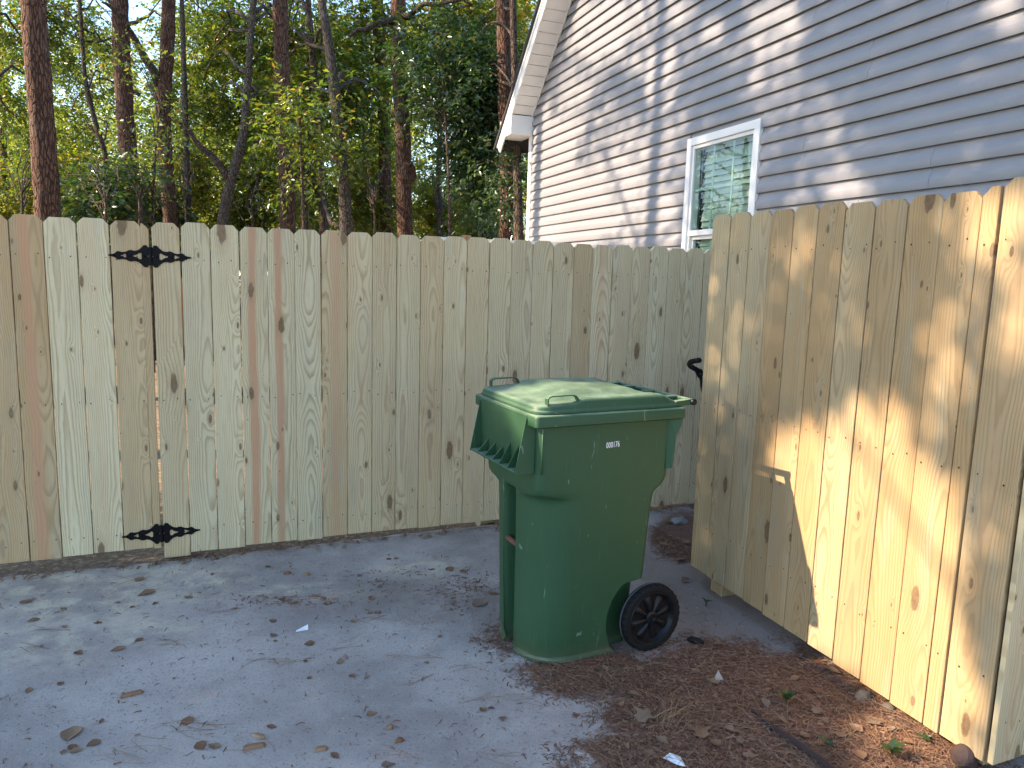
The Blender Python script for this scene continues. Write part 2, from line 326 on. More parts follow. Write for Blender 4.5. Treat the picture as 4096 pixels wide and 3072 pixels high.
# ------------------------------------------------------------------ object helpers
def link(name, me, mat=None, parent=None, loc=None, rot=None):
    o = bpy.data.objects.new(name, me); C.objects.link(o)
    if mat is not None and me is not None and not me.materials: me.materials.append(mat)
    if parent is not None: o.parent = parent
    if loc is not None: o.location = loc
    if rot is not None: o.rotation_euler = rot
    return o
def tag(o, label, cat, group=None, kind=None):
    o['label'] = label; o['category'] = cat
    if group: o['group'] = group
    if kind: o['kind'] = kind
    return o
def empty(name, loc, rz, label, cat, group=None):
    o = bpy.data.objects.new(name, None); C.objects.link(o); o.empty_display_size = 0.2
    o.location = loc; o.rotation_euler = (0, 0, rz)
    return tag(o, label, cat, group)
def pymesh(name, V, F, smooth=False):
    me = bpy.data.meshes.new(name); me.from_pydata([tuple(v) for v in V], [], [tuple(f) for f in F])
    if smooth: me.polygons.foreach_set('use_smooth', [True] * len(me.polygons))
    me.update(); return me
class MB:
    def __init__(self): self.V = []; self.F = []; self.mi = []
    def add(self, V, F, mi=0):
        n = len(self.V); self.V += [tuple(v) for v in V]; self.F += [tuple(i + n for i in f) for f in F]; self.mi += [mi] * len(F); return self
    def box(self, x0, x1, y0, y1, z0, z1, mi=0):
        return self.add([(x0, y0, z0), (x1, y0, z0), (x1, y1, z0), (x0, y1, z0), (x0, y0, z1), (x1, y0, z1), (x1, y1, z1), (x0, y1, z1)],
                        [(0, 3, 2, 1), (4, 5, 6, 7), (0, 1, 5, 4), (1, 2, 6, 5), (2, 3, 7, 6), (3, 0, 4, 7)], mi)
    def tube(self, P, R, n=8, cap=True, mi=0):
        P = [Vector(p) for p in P]
        if not hasattr(R, '__len__'): R = [R] * len(P)
        V = []; F = []; up = None
        for i, p in enumerate(P):
            t = (P[min(i + 1, len(P) - 1)] - P[max(i - 1, 0)]).normalized()
            if up is None: up = t.orthogonal().normalized()
            up = (up - t * up.dot(t)).normalized(); sd = t.cross(up)
            for k in range(n):
                a = 2 * math.pi * k / n; V.append(p + (up * math.cos(a) + sd * math.sin(a)) * R[i])
        for i in range(len(P) - 1):
            for k in range(n): F.append((i * n + k, i * n + (k + 1) % n, (i + 1) * n + (k + 1) % n, (i + 1) * n + k))
        if cap: F.append(tuple(range(n - 1, -1, -1))); F.append(tuple((len(P) - 1) * n + k for k in range(n)))
        return self.add(V, F, mi)
    def prism(self, poly, y0, y1, mi=0):                       # polygon in x,z pushed along y
        n = len(poly); V = [(x, y0, z) for x, z in poly] + [(x, y1, z) for x, z in poly]
        F = [tuple(range(n)), tuple(range(2 * n - 1, n - 1, -1))] + [(i, i + n, (i + 1) % n + n, (i + 1) % n) for i in range(n)]
        return self.add(V, F, mi)
    def build(self, name, mats, parent=None, smooth=False, loc=None, rot=None, bevel=0.0):
        me = bpy.data.meshes.new(name); me.from_pydata(self.V, [], self.F)
        for m in (mats if isinstance(mats, (list, tuple)) else [mats]): me.materials.append(m)
        if any(self.mi): me.polygons.foreach_set('material_index', self.mi)
        if smooth: me.polygons.foreach_set('use_smooth', [True] * len(me.polygons))
        me.update()
        bm = bmesh.new(); bm.from_mesh(me); bmesh.ops.recalc_face_normals(bm, faces=bm.faces); bm.to_mesh(me); bm.free()
        o = link(name, me, None, parent, loc, rot)
        if bevel:
            b = o.modifiers.new('bevel', 'BEVEL'); b.width = bevel; b.segments = 2; b.limit_method = 'ANGLE'; b.angle_limit = math.radians(40)
        return o
def autosmooth(o, deg=35):
    me = o.data; bm = bmesh.new(); bm.from_mesh(me)
    for f in bm.faces: f.smooth = True
    for e in bm.edges: e.smooth = len(e.link_faces) == 2 and e.calc_face_angle(0) < math.radians(deg)
    bm.to_mesh(me); bm.free()

# ------------------------------------------------------------------ ground
def grid_sheet(name, xs, ys, zf, mat):
    X, Y = np.meshgrid(xs, ys); Z = zf(X, Y); V = np.stack([X, Y, Z], -1).reshape(-1, 3)
    nx, ny = len(xs), len(ys); i = np.arange(nx - 1)[None] + nx * np.arange(ny - 1)[:, None]; i = i.reshape(-1)
    F = np.stack([i, i + 1, i + 1 + nx, i + nx], -1)
    me = bpy.data.meshes.new(name); me.from_pydata(V.tolist(), [], F.tolist()); me.polygons.foreach_set('use_smooth', [True] * len(F)); me.update()
    o = link(name, me, mat); return o, V
sx = np.sinh(np.linspace(-6.2, 6.2, 160)) / math.sinh(6.2) * 220
def terrain(X, Y):
    d = (X - PA[0]) * nA[0] + (Y - PA[1]) * nA[1]
    return gh(X, Y) - 0.035 + 0.012 * np.sin(X * 3.1) * np.cos(Y * 2.7) + np.clip(-d - 3, 0, 30) * 0.006
terr, _ = grid_sheet('ground', sx, sx + 6, terrain, MS); terr['kind'] = 'structure'

def ell(px, py, c, r):
    return ((px - c[0]) / r[0]) ** 2 + ((py - c[1]) / r[1]) ** 2
def cover_at(x, y):
    P = np.stack([x, y, gh(x, y)], -1); px, py, zz = pix(P)
    mul = np.zeros_like(x)
    for c, r, a in (((2950, 2850), (620, 330), 1.0), ((2350, 2700), (330, 130), 0.75), ((3500, 2900), (600, 300), 1.0), ((2750, 2150), (170, 120), 0.9), ((2100, 2560), (260, 110), 0.5),
                    ((2650, 3050), (500, 160), 0.8), ((1850, 2360), (200, 90), 0.30), ((1600, 2320), (260, 60), 0.2), ((2900, 2680), (260, 120), 0.8), ((1150, 2405), (330, 28), 0.35), ((3300, 3200), (900, 300), 1.0)):
        mul = np.maximum(mul, a * np.clip(1.25 - ell(px, py, c, r), 0, 1))
    for c, r, a in (((2980, 2500), (180, 80), 0.6), ((3110, 2590), (90, 50), 0.5), ((2350, 3060), (60, 60), .4)):
        mul = mul * (1 - a * np.clip(1.2 - ell(px, py, c, r), 0, 1))
    dust = np.zeros_like(x)
    for c, r, a in (((300, 2400), (420, 150), 0.9), ((700, 2330), (330, 90), 1.0), ((560, 2520), (260, 70), 0.8), ((1700, 2280), (260, 60), 0.7), ((1250, 2370), (350, 40), 0.7), ((150, 2580), (300, 120), 0.7)):
        dust = np.maximum(dust, a * np.clip(1.2 - ell(px, py, c, r), 0, 1))
    sand = np.zeros_like(x)
    for c, r, a in (((2980, 2450), (330, 260), 1.1), ((3080, 2560), (330, 120), 1.2), ((2850, 2330), (160, 200), 1.2), ((1700, 2400), (500, 130), 0.55), ((2750, 2250), (250, 260), 0.8), ((2000, 2500), (300, 150), 0.5), ((3300, 2700), (300, 200), .6), ((1350, 2420), (500, 70), 0.5)):
        sand = np.maximum(sand, a * np.clip(1.3 - ell(px, py, c, r), 0, 1))
    bad = zz < 0.3
    for q in (mul, dust, sand): q[bad] = 0.1
    return mul, dust, sand
# the concrete pad: local frame of the back fence, from its front edge towards the camera
ns, nd = 250, 190
us = np.linspace(-3.2, 4.6, ns); ds = np.concatenate([np.linspace(0.045, 3.4, nd - 20), np.linspace(3.45, 7.5, 20)])
U, D = np.meshgrid(us, ds)
edge = 0.02 * np.sin(U * 2.3) + 0.006 * np.sin(U * 23) + 0.010 * np.clip(0.6 - U, 0, 3)
Dm = D + edge * np.clip(1 - D, 0, 1)
X = PA[0] + dA[0] * U + nA[0] * Dm; Y = PA[1] + dA[1] * U + nA[1] * Dm
mul_, dust_, sand_ = cover_at(X.ravel(), Y.ravel())
Z = gh(X, Y).ravel() + 0.010 * mul_ + 0.0025 * rng.standard_normal(X.size) * (mul_ > 0.3)
Vp = np.stack([X.ravel(), Y.ravel(), Z], -1)
i = (np.arange(ns - 1)[None] + ns * np.arange(nd - 1)[:, None]).reshape(-1)
F = np.stack([i, i + ns, i + ns + 1, i + 1], -1).tolist()
n0 = len(Vp); V2 = Vp.tolist() + [(v[0] - nA[0] * 0.002, v[1] - nA[1] * 0.002, v[2] - 0.08) for v in Vp[:ns]]
F += [(k, k + 1, n0 + k + 1, n0 + k) for k in range(ns - 1)]
me = bpy.data.meshes.new('concrete_pad'); me.from_pydata(V2, [], F); me.polygons.foreach_set('use_smooth', [True] * len(F)); me.update()
ca = me.color_attributes.new('cover', 'FLOAT_COLOR', 'POINT')
cv = np.ones((len(V2), 4)); cv[:n0, 0] = mul_; cv[:n0, 1] = dust_; cv[:n0, 2] = sand_; cv[n0:, :3] = 0.2
ca.data.foreach_set('color', cv.ravel()); pad = link('concrete_pad', me, MC); pad['kind'] = 'structure'

# ------------------------------------------------------------------ fences
def picket(parent, x0, x1, zb, zt, rows, heart=0.0, warm=0.5, val=1.0, ears=(1, 1), y=0.0, tilt=None, thick=0.019):
    wd = x1 - x0; h = zt - zb; c = 0.026; hw = wd / 2
    poly = [(-hw, 0), (hw, 0)]
    poly += [(hw, h - c * 1.05), (hw - c, h)] if ears[1] else [(hw, h)]
    poly += [(-hw + c, h), (-hw, h - c * 1.05)] if ears[0] else [(-hw, h)]
    mb = MB(); mb.prism(poly, -thick, 0)
    for zr in rows:
        for fx in ((-0.28, 0.3) if wd > 0.09 else (0.0,)):
            nx = wd * (fx + random.uniform(-.09, .09)); nz = zr - zb + random.uniform(-.012, .012); r = random.uniform(.0026, .0036)
            if nz < 0.02 or nz > h - 0.04: continue
            mb.add([(nx + r * math.cos(a), -thick - 0.0006, nz + r * 1.2 * math.sin(a)) for a in [k * math.pi / 3 for k in range(6)]], [(5, 4, 3, 2, 1, 0)], 1)
    o = mb.build('picket', [MW, M_nail], parent, bevel=0.0018)
    o.modifiers['bevel'].segments = 1
    o.location = ((x0 + x1) / 2, y + random.uniform(-.0018, .0018), zb)
    o.rotation_euler = (0, random.uniform(-.0016, .0016) if tilt is None else tilt, 0)
    o.color = (heart, warm, val, 1)
    return o
def beam(parent, name, x0, x1, y0, y1, z0, z1, warm=0.55, val=0.95):
    o = MB().box(0, x1 - x0, 0, y1 - y0, 0, z1 - z0).build(name, MW, parent, bevel=0.003); o.location = (x0, y0, z0); o.color = (0, warm, val, 1); return o
W = 0.1405; GAP = 0.0040
ROWA = (1.622, 0.90, 0.185); ROWB = (1.735, 0.985, 0.335)
hearts = {7: 1.0, 8: 1.0, 10: 0.45, 22: 0.4}
def bottomA(s): return float(np.interp(s, (0.55, 0.7, 1.4, 2.3, 3.6, 4.0, 5), (0.04, 0.058, 0.062, 0.065, 0.046, 0.028, 0.02)))
fa = empty('wooden_fence', tuple(PA), AA, 'pale dog-eared board fence across the back, from hinge post to behind the bin', 'fence')
for i in range(4, 37):
    s0 = i * W; x0 = 0.571 if i == 4 else s0; x1 = s0 + W - random.choice((.0022, .003, .0036, .0044))
    wm = random.uniform(0.05, 0.45); vl = random.uniform(.93, 1.07)
    if i in (10, 14, 21): wm = .6
    zb = 0.037 if i == 4 else bottomA(s0) + random.uniform(-.006, .006)
    picket(fa, x0, x1, zb, 1.809 + random.uniform(-.005, .005), ROWA, hearts.get(i, 0.0), wm, vl, y=0)
for z in (0.14, 0.86, 1.575): beam(fa, 'rail', 0.60, 5.15, 0.001, 0.04, z, z + 0.088)
for s in (0.592, 2.39, 3.93): beam(fa, 'post', s, s + 0.092, 0.042, 0.134, -0.30, 1.70, 0.35, 0.8)
gt = empty('wooden_gate', tuple(PA), AA, 'board gate at the left with two black strap hinges and a reddish board', 'gate')
gb = [(-0.178 - W, -0.178 - GAP, .09, .45, 0), (-0.178, -0.038 - GAP, .096, .75, 0), (-0.0375, 0.1025 - GAP, .094, .85, .8), (0.1035, 0.243 - GAP, .100, .12, 0), (0.2435, 0.3835 - GAP, .102, .15, .12), (0.384, 0.5215 - .001, .102, .62, 0)]
for x0, x1, zb, wm, ht in gb:
    picket(gt, x0, x1, zb, 1.806 + random.uniform(-.006, .006), ROWA, ht, wm, random.uniform(.98, 1.1))
picket(gt, 0.522, 0.5575, .095, 1.795, (), 0, .68, .97, ears=(0, 1))
for z in (0.15, 0.88, 1.575): beam(gt, 'rail', -.34, 0.548, 0.001, 0.04, z, z + 0.088)

def strap_hinge(parent, xc, zc):
    root = bpy.data.objects.new('strap_hinge', None); C.objects.link(root); root.parent = parent; root.location = (xc, -0.0195, zc)
    prof = [(.012, .050), (.020, .056), (.031, .054), (.040, .043), (.055, .030), (.072, .025), (.088, .029), (.098, .027), (.112, .019), (.128, .017), (.142, .021), (.150, .020), (.160, .011), (.168, .006), (.186, .004), (.190, .0)]
    def holes():
        big = [(.040, .012), (.046, .0165), (.052, .015), (.062, .007), (.074, .0035), (.079, .003)]
        small = [(.110, .007), (.113, .0095), (.118, .008), (.124, .003), (.133, .002)]
        return big, small
    for sgn in (-1, 1):
        # leaf outline as strips between outer edge and cut-outs
        mb = MB(); big, small = holes(); xs = sorted(set([p[0] for p in prof] + [p[0] for p in big] + [p[0] for p in small]))
        f_out = lambda x: float(np.interp(x, [p[0] for p in prof], [p[1] for p in prof]))
        def f_in(x):
            for h in (big, small):
                if h[0][0] <= x <= h[-1][0]: return float(np.interp(x, [p[0] for p in h], [p[1] for p in h]))
            return 0.0
        for a, b in zip(xs[:-1], xs[1:]):
            m = (a + b) / 2; ins = f_in(m) > 0
            for q in (1, -1):
                ia = f_in(a) if ins else 0.0; ib = f_in(b) if ins else 0.0
                pts = [(a, ia), (b, ib), (b, f_out(b)), (a, f_out(a))]
                if f_out(b) < 1e-5: pts = [(a, ia), (b, 0), (a, f_out(a))]
                mb.prism([(sgn * x, q * z) for x, z in pts], -0.0035, 0.0)
        lf = mb.build('hinge_leaf', M_black, root)
        for xs_ in (.030, .095, .165):
            bo = MB(); bo.tube([(sgn * xs_, -0.0035, 0), (sgn * xs_, -0.007, 0), (sgn * xs_, -0.0095, 0)], [.0075, .0072, .003], 10); bo.build('bolt', M_black, root, smooth=False)
    kn = MB(); kn.tube([(0, -.004, -.046), (0, -.004, .046)], .0085, 12); kn.box(-.012, .012, -.004, -.001, -.044, -.004); kn.box(-.012, .012, -.004, -.001, .004, .044)
    kn.build('knuckle', M_black, root)
strap_hinge(gt, 0.561, 1.633); strap_hinge(gt, 0.562, 0.177)

fb = empty('wooden_fence', tuple(PB), BA - math.pi / 2, 'tall sunlit board fence section on the right, beside the green bin', 'fence')
bots = [0.104, 0.100, 0.097, 0.092, 0.085, 0.084, 0.080, 0.068, 0.062, 0.056]
for i in range(10):
    picket(fb, i * W, i * W + W - GAP, bots[i], 1.914 - .0016 * i + random.uniform(-.006, .006), ROWB, 0, [.55, .55, .6, .95, .9, .95, .65, .85, .95, .9][i], random.uniform(.76, .86))
picket(fb, 1.4065, 1.462, .055, 1.905, ROWB, 0, .95, .85, ears=(1, 0))
for z in (0.30, 0.95, 1.70): beam(fb, 'rail', .02, 1.60, 0.001, 0.04, z, z + 0.088)
for s in (0.10, 1.50): beam(fb, 'post', s, s + 0.092, 0.042, 0.134, -0.30, 1.80, 0.55, .95)
picket(fb, 1.4665, 1.6235, .055, 1.925, ROWB, .15, .8, .85, y=0.004)
fc = empty('wooden_fence', tuple(PB + dB * 1.636 + nB * 0.012), AA, 'board fence in shade at the right edge, turning the corner of the sunlit fence', 'fence')
for i in range(4): picket(fc, 0.004 + i * W, 0.004 + i * W + W - GAP, .06 + .004 * i, 1.80, (1.6, .9, .2), .25 if i == 0 else 0, .3, .95)
for z in (0.30, 0.95, 1.55): beam(fc, 'rail', .05, .55, 0.001, 0.04, z, z + 0.088)

# ------------------------------------------------------------------ house
hs_ = 0.1143; HZ0 = 0.5597 + CAMH; RZ = 2.055 + CAMH; RS = 0.965; PEAK = 5.0
house = empty('house', tuple(PH), HA - math.pi / 2, 'gabled house with grey lap siding and white trim, behind the fence', 'house')
def rakeL(z): return max(0.0, (z - RZ) / RS)
def rakeR(z): return min(2 * PEAK, 2 * PEAK - (z - RZ) / RS)
WX0, WX1, WZ0, WZ1 = 3.579, 4.503, 1.17, 2.770
body = MB(); ez = RZ; pk = RZ + RS * PEAK
wallpoly = [(0, -0.2), (2 * PEAK, -0.2), (2 * PEAK, ez), (PEAK, pk), (0, ez)]
# wall core with a real window opening (four pieces round it)
body.prism([(0, -.2), (WX0, -.2), (WX0, ez + RS * WX0), (0, ez)], 0.004, 0.12)
body.prism([(WX1, -.2), (2 * PEAK, -.2), (2 * PEAK, ez), (PEAK, pk), (WX1, ez + RS * WX1)], 0.004, 0.12)
body.prism([(WX0, -.2), (WX1, -.2), (WX1, WZ0), (WX0, WZ0)], 0.004, 0.12)
body.prism([(WX0, WZ1), (WX1, WZ1), (WX1, ez + RS * WX1), (WX0, ez + RS * WX0)], 0.004, 0.12)
body.build('wall', MV, house)
side = MB(); side.box(0.02, 0.14, 0.125, 8, -.2, ez); side.box(2 * PEAK - .14, 2 * PEAK - .02, 0.125, 8, -.2, ez); side.box(0.15, 2 * PEAK - .15, 7.9, 8, -.2, ez); side.build('side_wall', MV, house)
prof = [(-0.0005, 0.014), (-0.0200, 0.0105), (-0.0215, 0.0), (-0.0228, 0.003), (-0.0245, 0.050), (-0.0240, 0.0535), (-0.0060, 0.086), (-0.0040, 0.094), (-0.0020, 0.1143), (-0.0010, 0.1180)]
def course(z0, xa, xb, dy):
    n = len(prof); V = []
    for y, dz in prof:
        z = z0 + dz; V.append((max(xa, rakeL(z)), y + dy, z)); V.append((min(xb, rakeR(z)), y + dy, z))
    F = [(2 * k, 2 * k + 1, 2 * k + 3, 2 * k + 2) for k in range(n - 1)]
    F += [tuple(range(0, 2 * n, 2)), tuple(range(2 * n - 1, 0, -2))]
    mb = MB(); mb.add(V, F); o = mb.build('siding_course', MV, house); autosmooth(o, 25); return o
for k in range(-18, 45):
    z0 = HZ0 + k * hs_; L, R = rakeL(z0), rakeR(z0 + hs_)
    if R - L < 0.1: continue
    q = (k // 2) % 4
    cuts = [L + 0.004 if L == 0 else L] + [c for c in ((2.35, 5.95), (1.2, 4.95, 8.2), (3.0, 6.6), (0.7, 5.45, 8.9))[q] if L + .2 < c < R - .2] + [R]
    if z0 + hs_ > WZ0 and z0 < WZ1:
        cuts = sorted([c for c in cuts if not (WX0 - .3 < c < WX1 + .3)] + [WX0, WX1])
    for j, (a, b) in enumerate(zip(cuts[:-1], cuts[1:])):
        if abs(a - WX0) < 1e-6 and abs(b - WX1) < 1e-6:
            continue
        course(z0, a, b, -0.0018 * (j % 2))
MB().box(-0.095, -0.001, -0.026, 0.10, -0.1, RZ - 0.235).build('corner_trim', M_white, house, bevel=.003)
# rake: soffit panels, fascia, shingles
OV = 0.285
a0 = math.atan(RS); ca_, sa_ = math.cos(a0), math.sin(a0)
def rake_pt(s, y, up):                                         # along the slope, normal offset up
    return (s - up * sa_, y, RZ + RS * s + up * ca_)
def slab(s0, s1, y0, y1, u0, u1):
    V = [rake_pt(s0, y0, u0), rake_pt(s1, y0, u0), rake_pt(s1, y1, u0), rake_pt(s0, y1, u0), rake_pt(s0, y0, u1), rake_pt(s1, y0, u1), rake_pt(s1, y1, u1), rake_pt(s0, y1, u1)]
    return V, [(0, 3, 2, 1), (4, 5, 6, 7), (0, 1, 5, 4), (1, 2, 6, 5), (2, 3, 7, 6), (3, 0, 4, 7)]
pn = 0.098
sof = bpy.data.objects.new('soffit', None); C.objects.link(sof); sof.parent = house
k = 0; s = 0.004
while s < PEAK - pn:
    mb = MB(); mb.add(*slab(s, s + pn - 0.0075, -OV, -0.004, 0.010 + .0015 * (k % 2), 0.018)); mb.build('soffit_panel', M_soffit, sof); s += pn; k += 1
MB().add(*slab(0.004, PEAK, -OV + .003, -0.004, 0.0185, 0.024)).build('soffit_backing', M_soffit, sof)
MB().add(*slab(0.0, PEAK, -0.030, -0.0165, -0.006, 0.0095)).build('soffit_trim', M_white, house)
MB().add(*slab(-0.42, PEAK, -OV - 0.022, -OV - 0.001, 0.0, 0.125)).build('fascia', M_white, house, bevel=.002)
MB().add(*slab(-0.42, PEAK, -OV - 0.034, -OV - 0.0225, 0.085, 0.128)).build('drip_edge', M_white, house)
def roofslab(sgn):
    V, F = slab(-0.47, PEAK + .05, -OV - 0.055, 8.2, 0.1285, 0.165)
    if sgn < 0: V = [(2 * PEAK - x, y, z) for x, y, z in V]
    return V, F
r1 = MB().add(*roofslab(1)); r1.build('roof', M_shingle, house)
r2 = MB().add(*roofslab(-1)); r2.build('roof', M_shingle, house)
# eave return box under the rake end
bx = MB(); zb_ = RZ - 0.235
bx.add([(-.42, -OV, zb_), (0.0, -OV, zb_), (0.0, -.001, zb_), (-.42, -.001, zb_), (-.42, -OV, RZ - .40 + .17), (0.0, -OV, RZ + .0), (0.0, -.001, RZ + .0), (-.42, -.001, RZ - .40 + .17)],
       [(0, 3, 2, 1), (4, 5, 6, 7), (0, 1, 5, 4), (1, 2, 6, 5), (2, 3, 7, 6), (3, 0, 4, 7)])
bx.build('eave_return', M_white, house, bevel=.002)
bx = MB(); bx.box(-.42, -.003, -OV - .021, -OV - .0015, zb_ + .002, RZ - .02); bx.build('return_fascia', M_white, house)
# window
win = bpy.data.objects.new('window', None); C.objects.link(win); win.parent = house
def wbox(name, mat, x0, x1, y0, y1, z0, z1, par=win, bev=.003): return MB().box(x0, x1, y0, y1, z0, z1).build(name, mat, par, bevel=bev)
FR = win
tw = 0.062
wbox('stile', M_white, WX0, WX0 + tw, -.036, .06, WZ0, WZ1, FR); wbox('stile', M_white, WX1 - tw, WX1, -.036, .06, WZ0, WZ1, FR)
wbox('head', M_white, WX0 + tw, WX1 - tw, -.0345, .06, WZ1 - tw, WZ1, FR); wbox('sill', M_white, WX0 + tw, WX1 - tw, -.045, .06, WZ0, WZ0 + tw, FR)
wbox('stile', M_white, WX0 + tw, WX0 + tw + .028, -.020, .05, WZ0 + tw, WZ1 - tw, FR); wbox('stile', M_white, WX1 - tw - .028, WX1 - tw, -.020, .05, WZ0 + tw, WZ1 - tw, FR)
GX0, GX1 = WX0 + tw + .028, WX1 - tw - .028
wbox('head', M_white, GX0, GX1, -.019, .05, WZ1 - tw - .03, WZ1 - tw, FR)
ZM = 2.018
wbox('meeting_rail', M_white, GX0 - .028, GX1 + .028, -.024, .03, ZM - .045, ZM, win)
wbox('sash_rail', M_white, GX0, GX1, .004, .03, ZM - .075, ZM - .046, win)
wbox('sash_stile', M_white, GX0, GX0 + .02, .006, .035, WZ0 + tw, ZM - .076, win)
wbox('sash_stile', M_white, GX1 - .02, GX1, .006, .035, WZ0 + tw, ZM - .076, win)
wbox('pane', M_glass, GX0, GX1, -.004, -.001, ZM + .0005, WZ1 - tw - .0305, win, 0)
wbox('pane', M_glass, GX0 + .02, GX1 - .02, .018, .021, WZ0 + tw + .0005, ZM - .0765, win, 0)
M_munt = mat_plain('grey_green_muntin', (0.42, 0.50, 0.44), 0.5, 0.3, .05, 5)
for f in (1 / 3, 2 / 3):
    xm = GX0 + (GX1 - GX0) * f; wbox('muntin', M_munt, xm - .010, xm + .010, .003, .009, ZM + .001, WZ1 - tw - .031, win, 0); wbox('muntin', M_munt, xm - .010, xm + .010, .024, .030, WZ0 + tw + .001, ZM - .08, win, 0)
zm = (ZM + WZ1 - tw - .03) / 2; wbox('muntin', M_munt, GX0, GX1, .0035, .0085, zm - .010, zm + .010, win, 0)
bl = win
z = WZ0 + .09; slat_me = None
while z < WZ1 - .06:
    sl_ = MB().box(GX0 + .05, GX1 - .03, -.0011, .0011, -.027, .027); o = sl_.build('blind_slat', M_blind, bl)
    o.location = (0, .062, z); o.rotation_euler = (math.radians(-17), 0, random.uniform(-.003, .003)); z += .0505
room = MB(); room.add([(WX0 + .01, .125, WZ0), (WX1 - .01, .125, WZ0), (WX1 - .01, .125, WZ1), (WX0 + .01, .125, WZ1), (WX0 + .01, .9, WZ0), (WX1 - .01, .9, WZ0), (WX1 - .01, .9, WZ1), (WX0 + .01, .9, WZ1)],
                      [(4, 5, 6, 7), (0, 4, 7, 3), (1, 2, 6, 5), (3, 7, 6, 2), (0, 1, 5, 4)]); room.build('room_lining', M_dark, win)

# ------------------------------------------------------------------ wheeled bin
bin_ = empty('wheeled_bin', tuple(B0), math.atan2(BU[1], BU[0]), 'green wheeled refuse bin with closed lid standing on the concrete', 'bin')
VW = 0.585                                                     # overall width of the rim
def arc(cx, cy, r, a0, a1, n):
    return [(cx + r * math.cos(a0 + (a1 - a0) * k / n), cy + r * math.sin(a0 + (a1 - a0) * k / n)) for k in range(n + 1)]
def section(z, uf, ub, vn, vf, rf, rb, rec, arch):
    P = []; vm = (vn + vf) / 2; rn, rr = vm - .050, vm + .050
    # front recess, walking from the middle towards the near column
    P += [(uf + rec, vm), (uf + rec, rn + .035), (uf + rec * .93, rn + .015), (uf + rec * .7, rn + .006), (uf + rec * .25, rn), (uf + rec * .05, rn - .006), (uf, rn - .010)]
    P += arc(uf + rf, vn + rf, rf, math.pi, 1.5 * math.pi, 8)
    un = arch if arch is not None else ub - rb - .002
    dv = .075 if arch is not None else 0.0
    for k in (0.3, 0.65): P.append((uf + rf + (un - uf - rf) * k, vn))
    P += [(un - .004, vn), (un, vn + .004 if dv else vn), (un + .0005, vn + dv)]
    P += arc(ub - rb, vn + dv + rb, rb, 1.5 * math.pi, 2 * math.pi, 5)
    P += [(ub, vm)]
    P += arc(ub - rb, vf - dv - rb, rb, 0, .5 * math.pi, 5)
    P += [(un + .0005, vf - dv), (un, vf - .004 if dv else vf), (un - .004, vf)]
    for k in (0.35, 0.7): P.append((un + (uf + rf - un) * k, vf))
    P += arc(uf + rf, vf - rf, rf, .5 * math.pi, math.pi, 8)
    P += [(uf, rr + .010), (uf + rec * .05, rr + .006), (uf + rec * .25, rr), (uf + rec * .7, rr - .006), (uf + rec * .93, rr - .015), (uf + rec, rr - .035)]
    return [(u, v, z) for u, v in P]
def arch_u(z):
    q = .215 ** 2 - (z - .15) ** 2
    return .615 - math.sqrt(q) if q > 0 else None
lv = []
def lev(z, uf, ub, vn, rf, rb, rec, arch=True):
    a = arch_u(z) if arch else None
    if a is not None and a > ub - rb - .01: a = None
    lv.append(section(z, uf, ub, vn, VW - vn, rf, rb, rec, a))
def vnz(z): return .064 - .027 * z
def ufz(z): return .058 - .022 * z
for z, d in ((0.0, .006), (.006, 0), (.020, .0), (.028, .006), (.040, .0065)):
    lev(z, ufz(z) + d, .560 - d, vnz(z) + d, .183, .03, .11)
for z in (.08, .12, .16, .20, .24, .27, .29, .305, .315):
    lev(z, ufz(z), .566 + .05 * z, vnz(z), .183, .03, .11)
for z in (.325, .34, .42, .52, .60, .655):
    lev(z, ufz(z), .566 + .05 * z, vnz(z), .183, .03, .11, False)
lev(.675, ufz(.67), .602, vnz(.67), .183, .03, .108, False)
lev(.692, ufz(.69), .605, vnz(.69), .182, .03, .095, False)
lev(.704, ufz(.70), .610, vnz(.70), .178, .032, .065, False)
lev(.714, ufz(.71), .622, vnz(.71), .165, .035, .030, False)
lev(.724, ufz(.72), .636, vnz(.72), .130, .038, .006, False)
lev(.733, ufz(.73), .648, vnz(.73), .078, .038, .0005, False)
lev(.743, ufz(.74), .660, vnz(.74), .052, .040, .0005, False)
lev(.765, ufz(.76), .671, vnz(.76), .042, .040, .0004, False)
lev(.80, ufz(.80), .674, vnz(.80), .040, .04, .0004, False)
lev(.90, ufz(.9), .682, vnz(.90), .038, .04, .0004, False)
lev(1.0, ufz(1.0), .690, vnz(1.0), .036, .04, .0004, False)
lev(1.045, ufz(1.0), .692, vnz(1.04), .036, .04, .0004, False)
np_ = len(lv[0]); V = [p for L_ in lv for p in L_]
F = [(i * np_ + k, i * np_ + (k + 1) % np_, (i + 1) * np_ + (k + 1) % np_, (i + 1) * np_ + k) for i in range(len(lv) - 1) for k in range(np_)]
F.append(tuple(range(np_ - 1, -1, -1)))
b = MB(); b.add(V, F); bo = b.build('body', M_bin, bin_); autosmooth(bo, 42)
def rrect(u0, u1, v0, v1, r, n=6):
    return arc(u0 + r, v0 + r, r, math.pi, 1.5 * math.pi, n) + arc(u1 - r, v0 + r, r, 1.5 * math.pi, 2 * math.pi, n) + arc(u1 - r, v1 - r, r, 0, .5 * math.pi, n) + arc(u0 + r, v1 - r, r, .5 * math.pi, math.pi, n)
def loft(loops, capb=False, capt=False):
    n = len(loops[0]); V = [p for l in loops for p in l]
    F = [(i * n + k, i * n + (k + 1) % n, (i + 1) * n + (k + 1) % n, (i + 1) * n + k) for i in range(len(loops) - 1) for k in range(n)]
    if capb: F.append(tuple(range(n - 1, -1, -1)))
    if capt: F.append(tuple((len(loops) - 1) * n + k for k in range(n)))
    return V, F
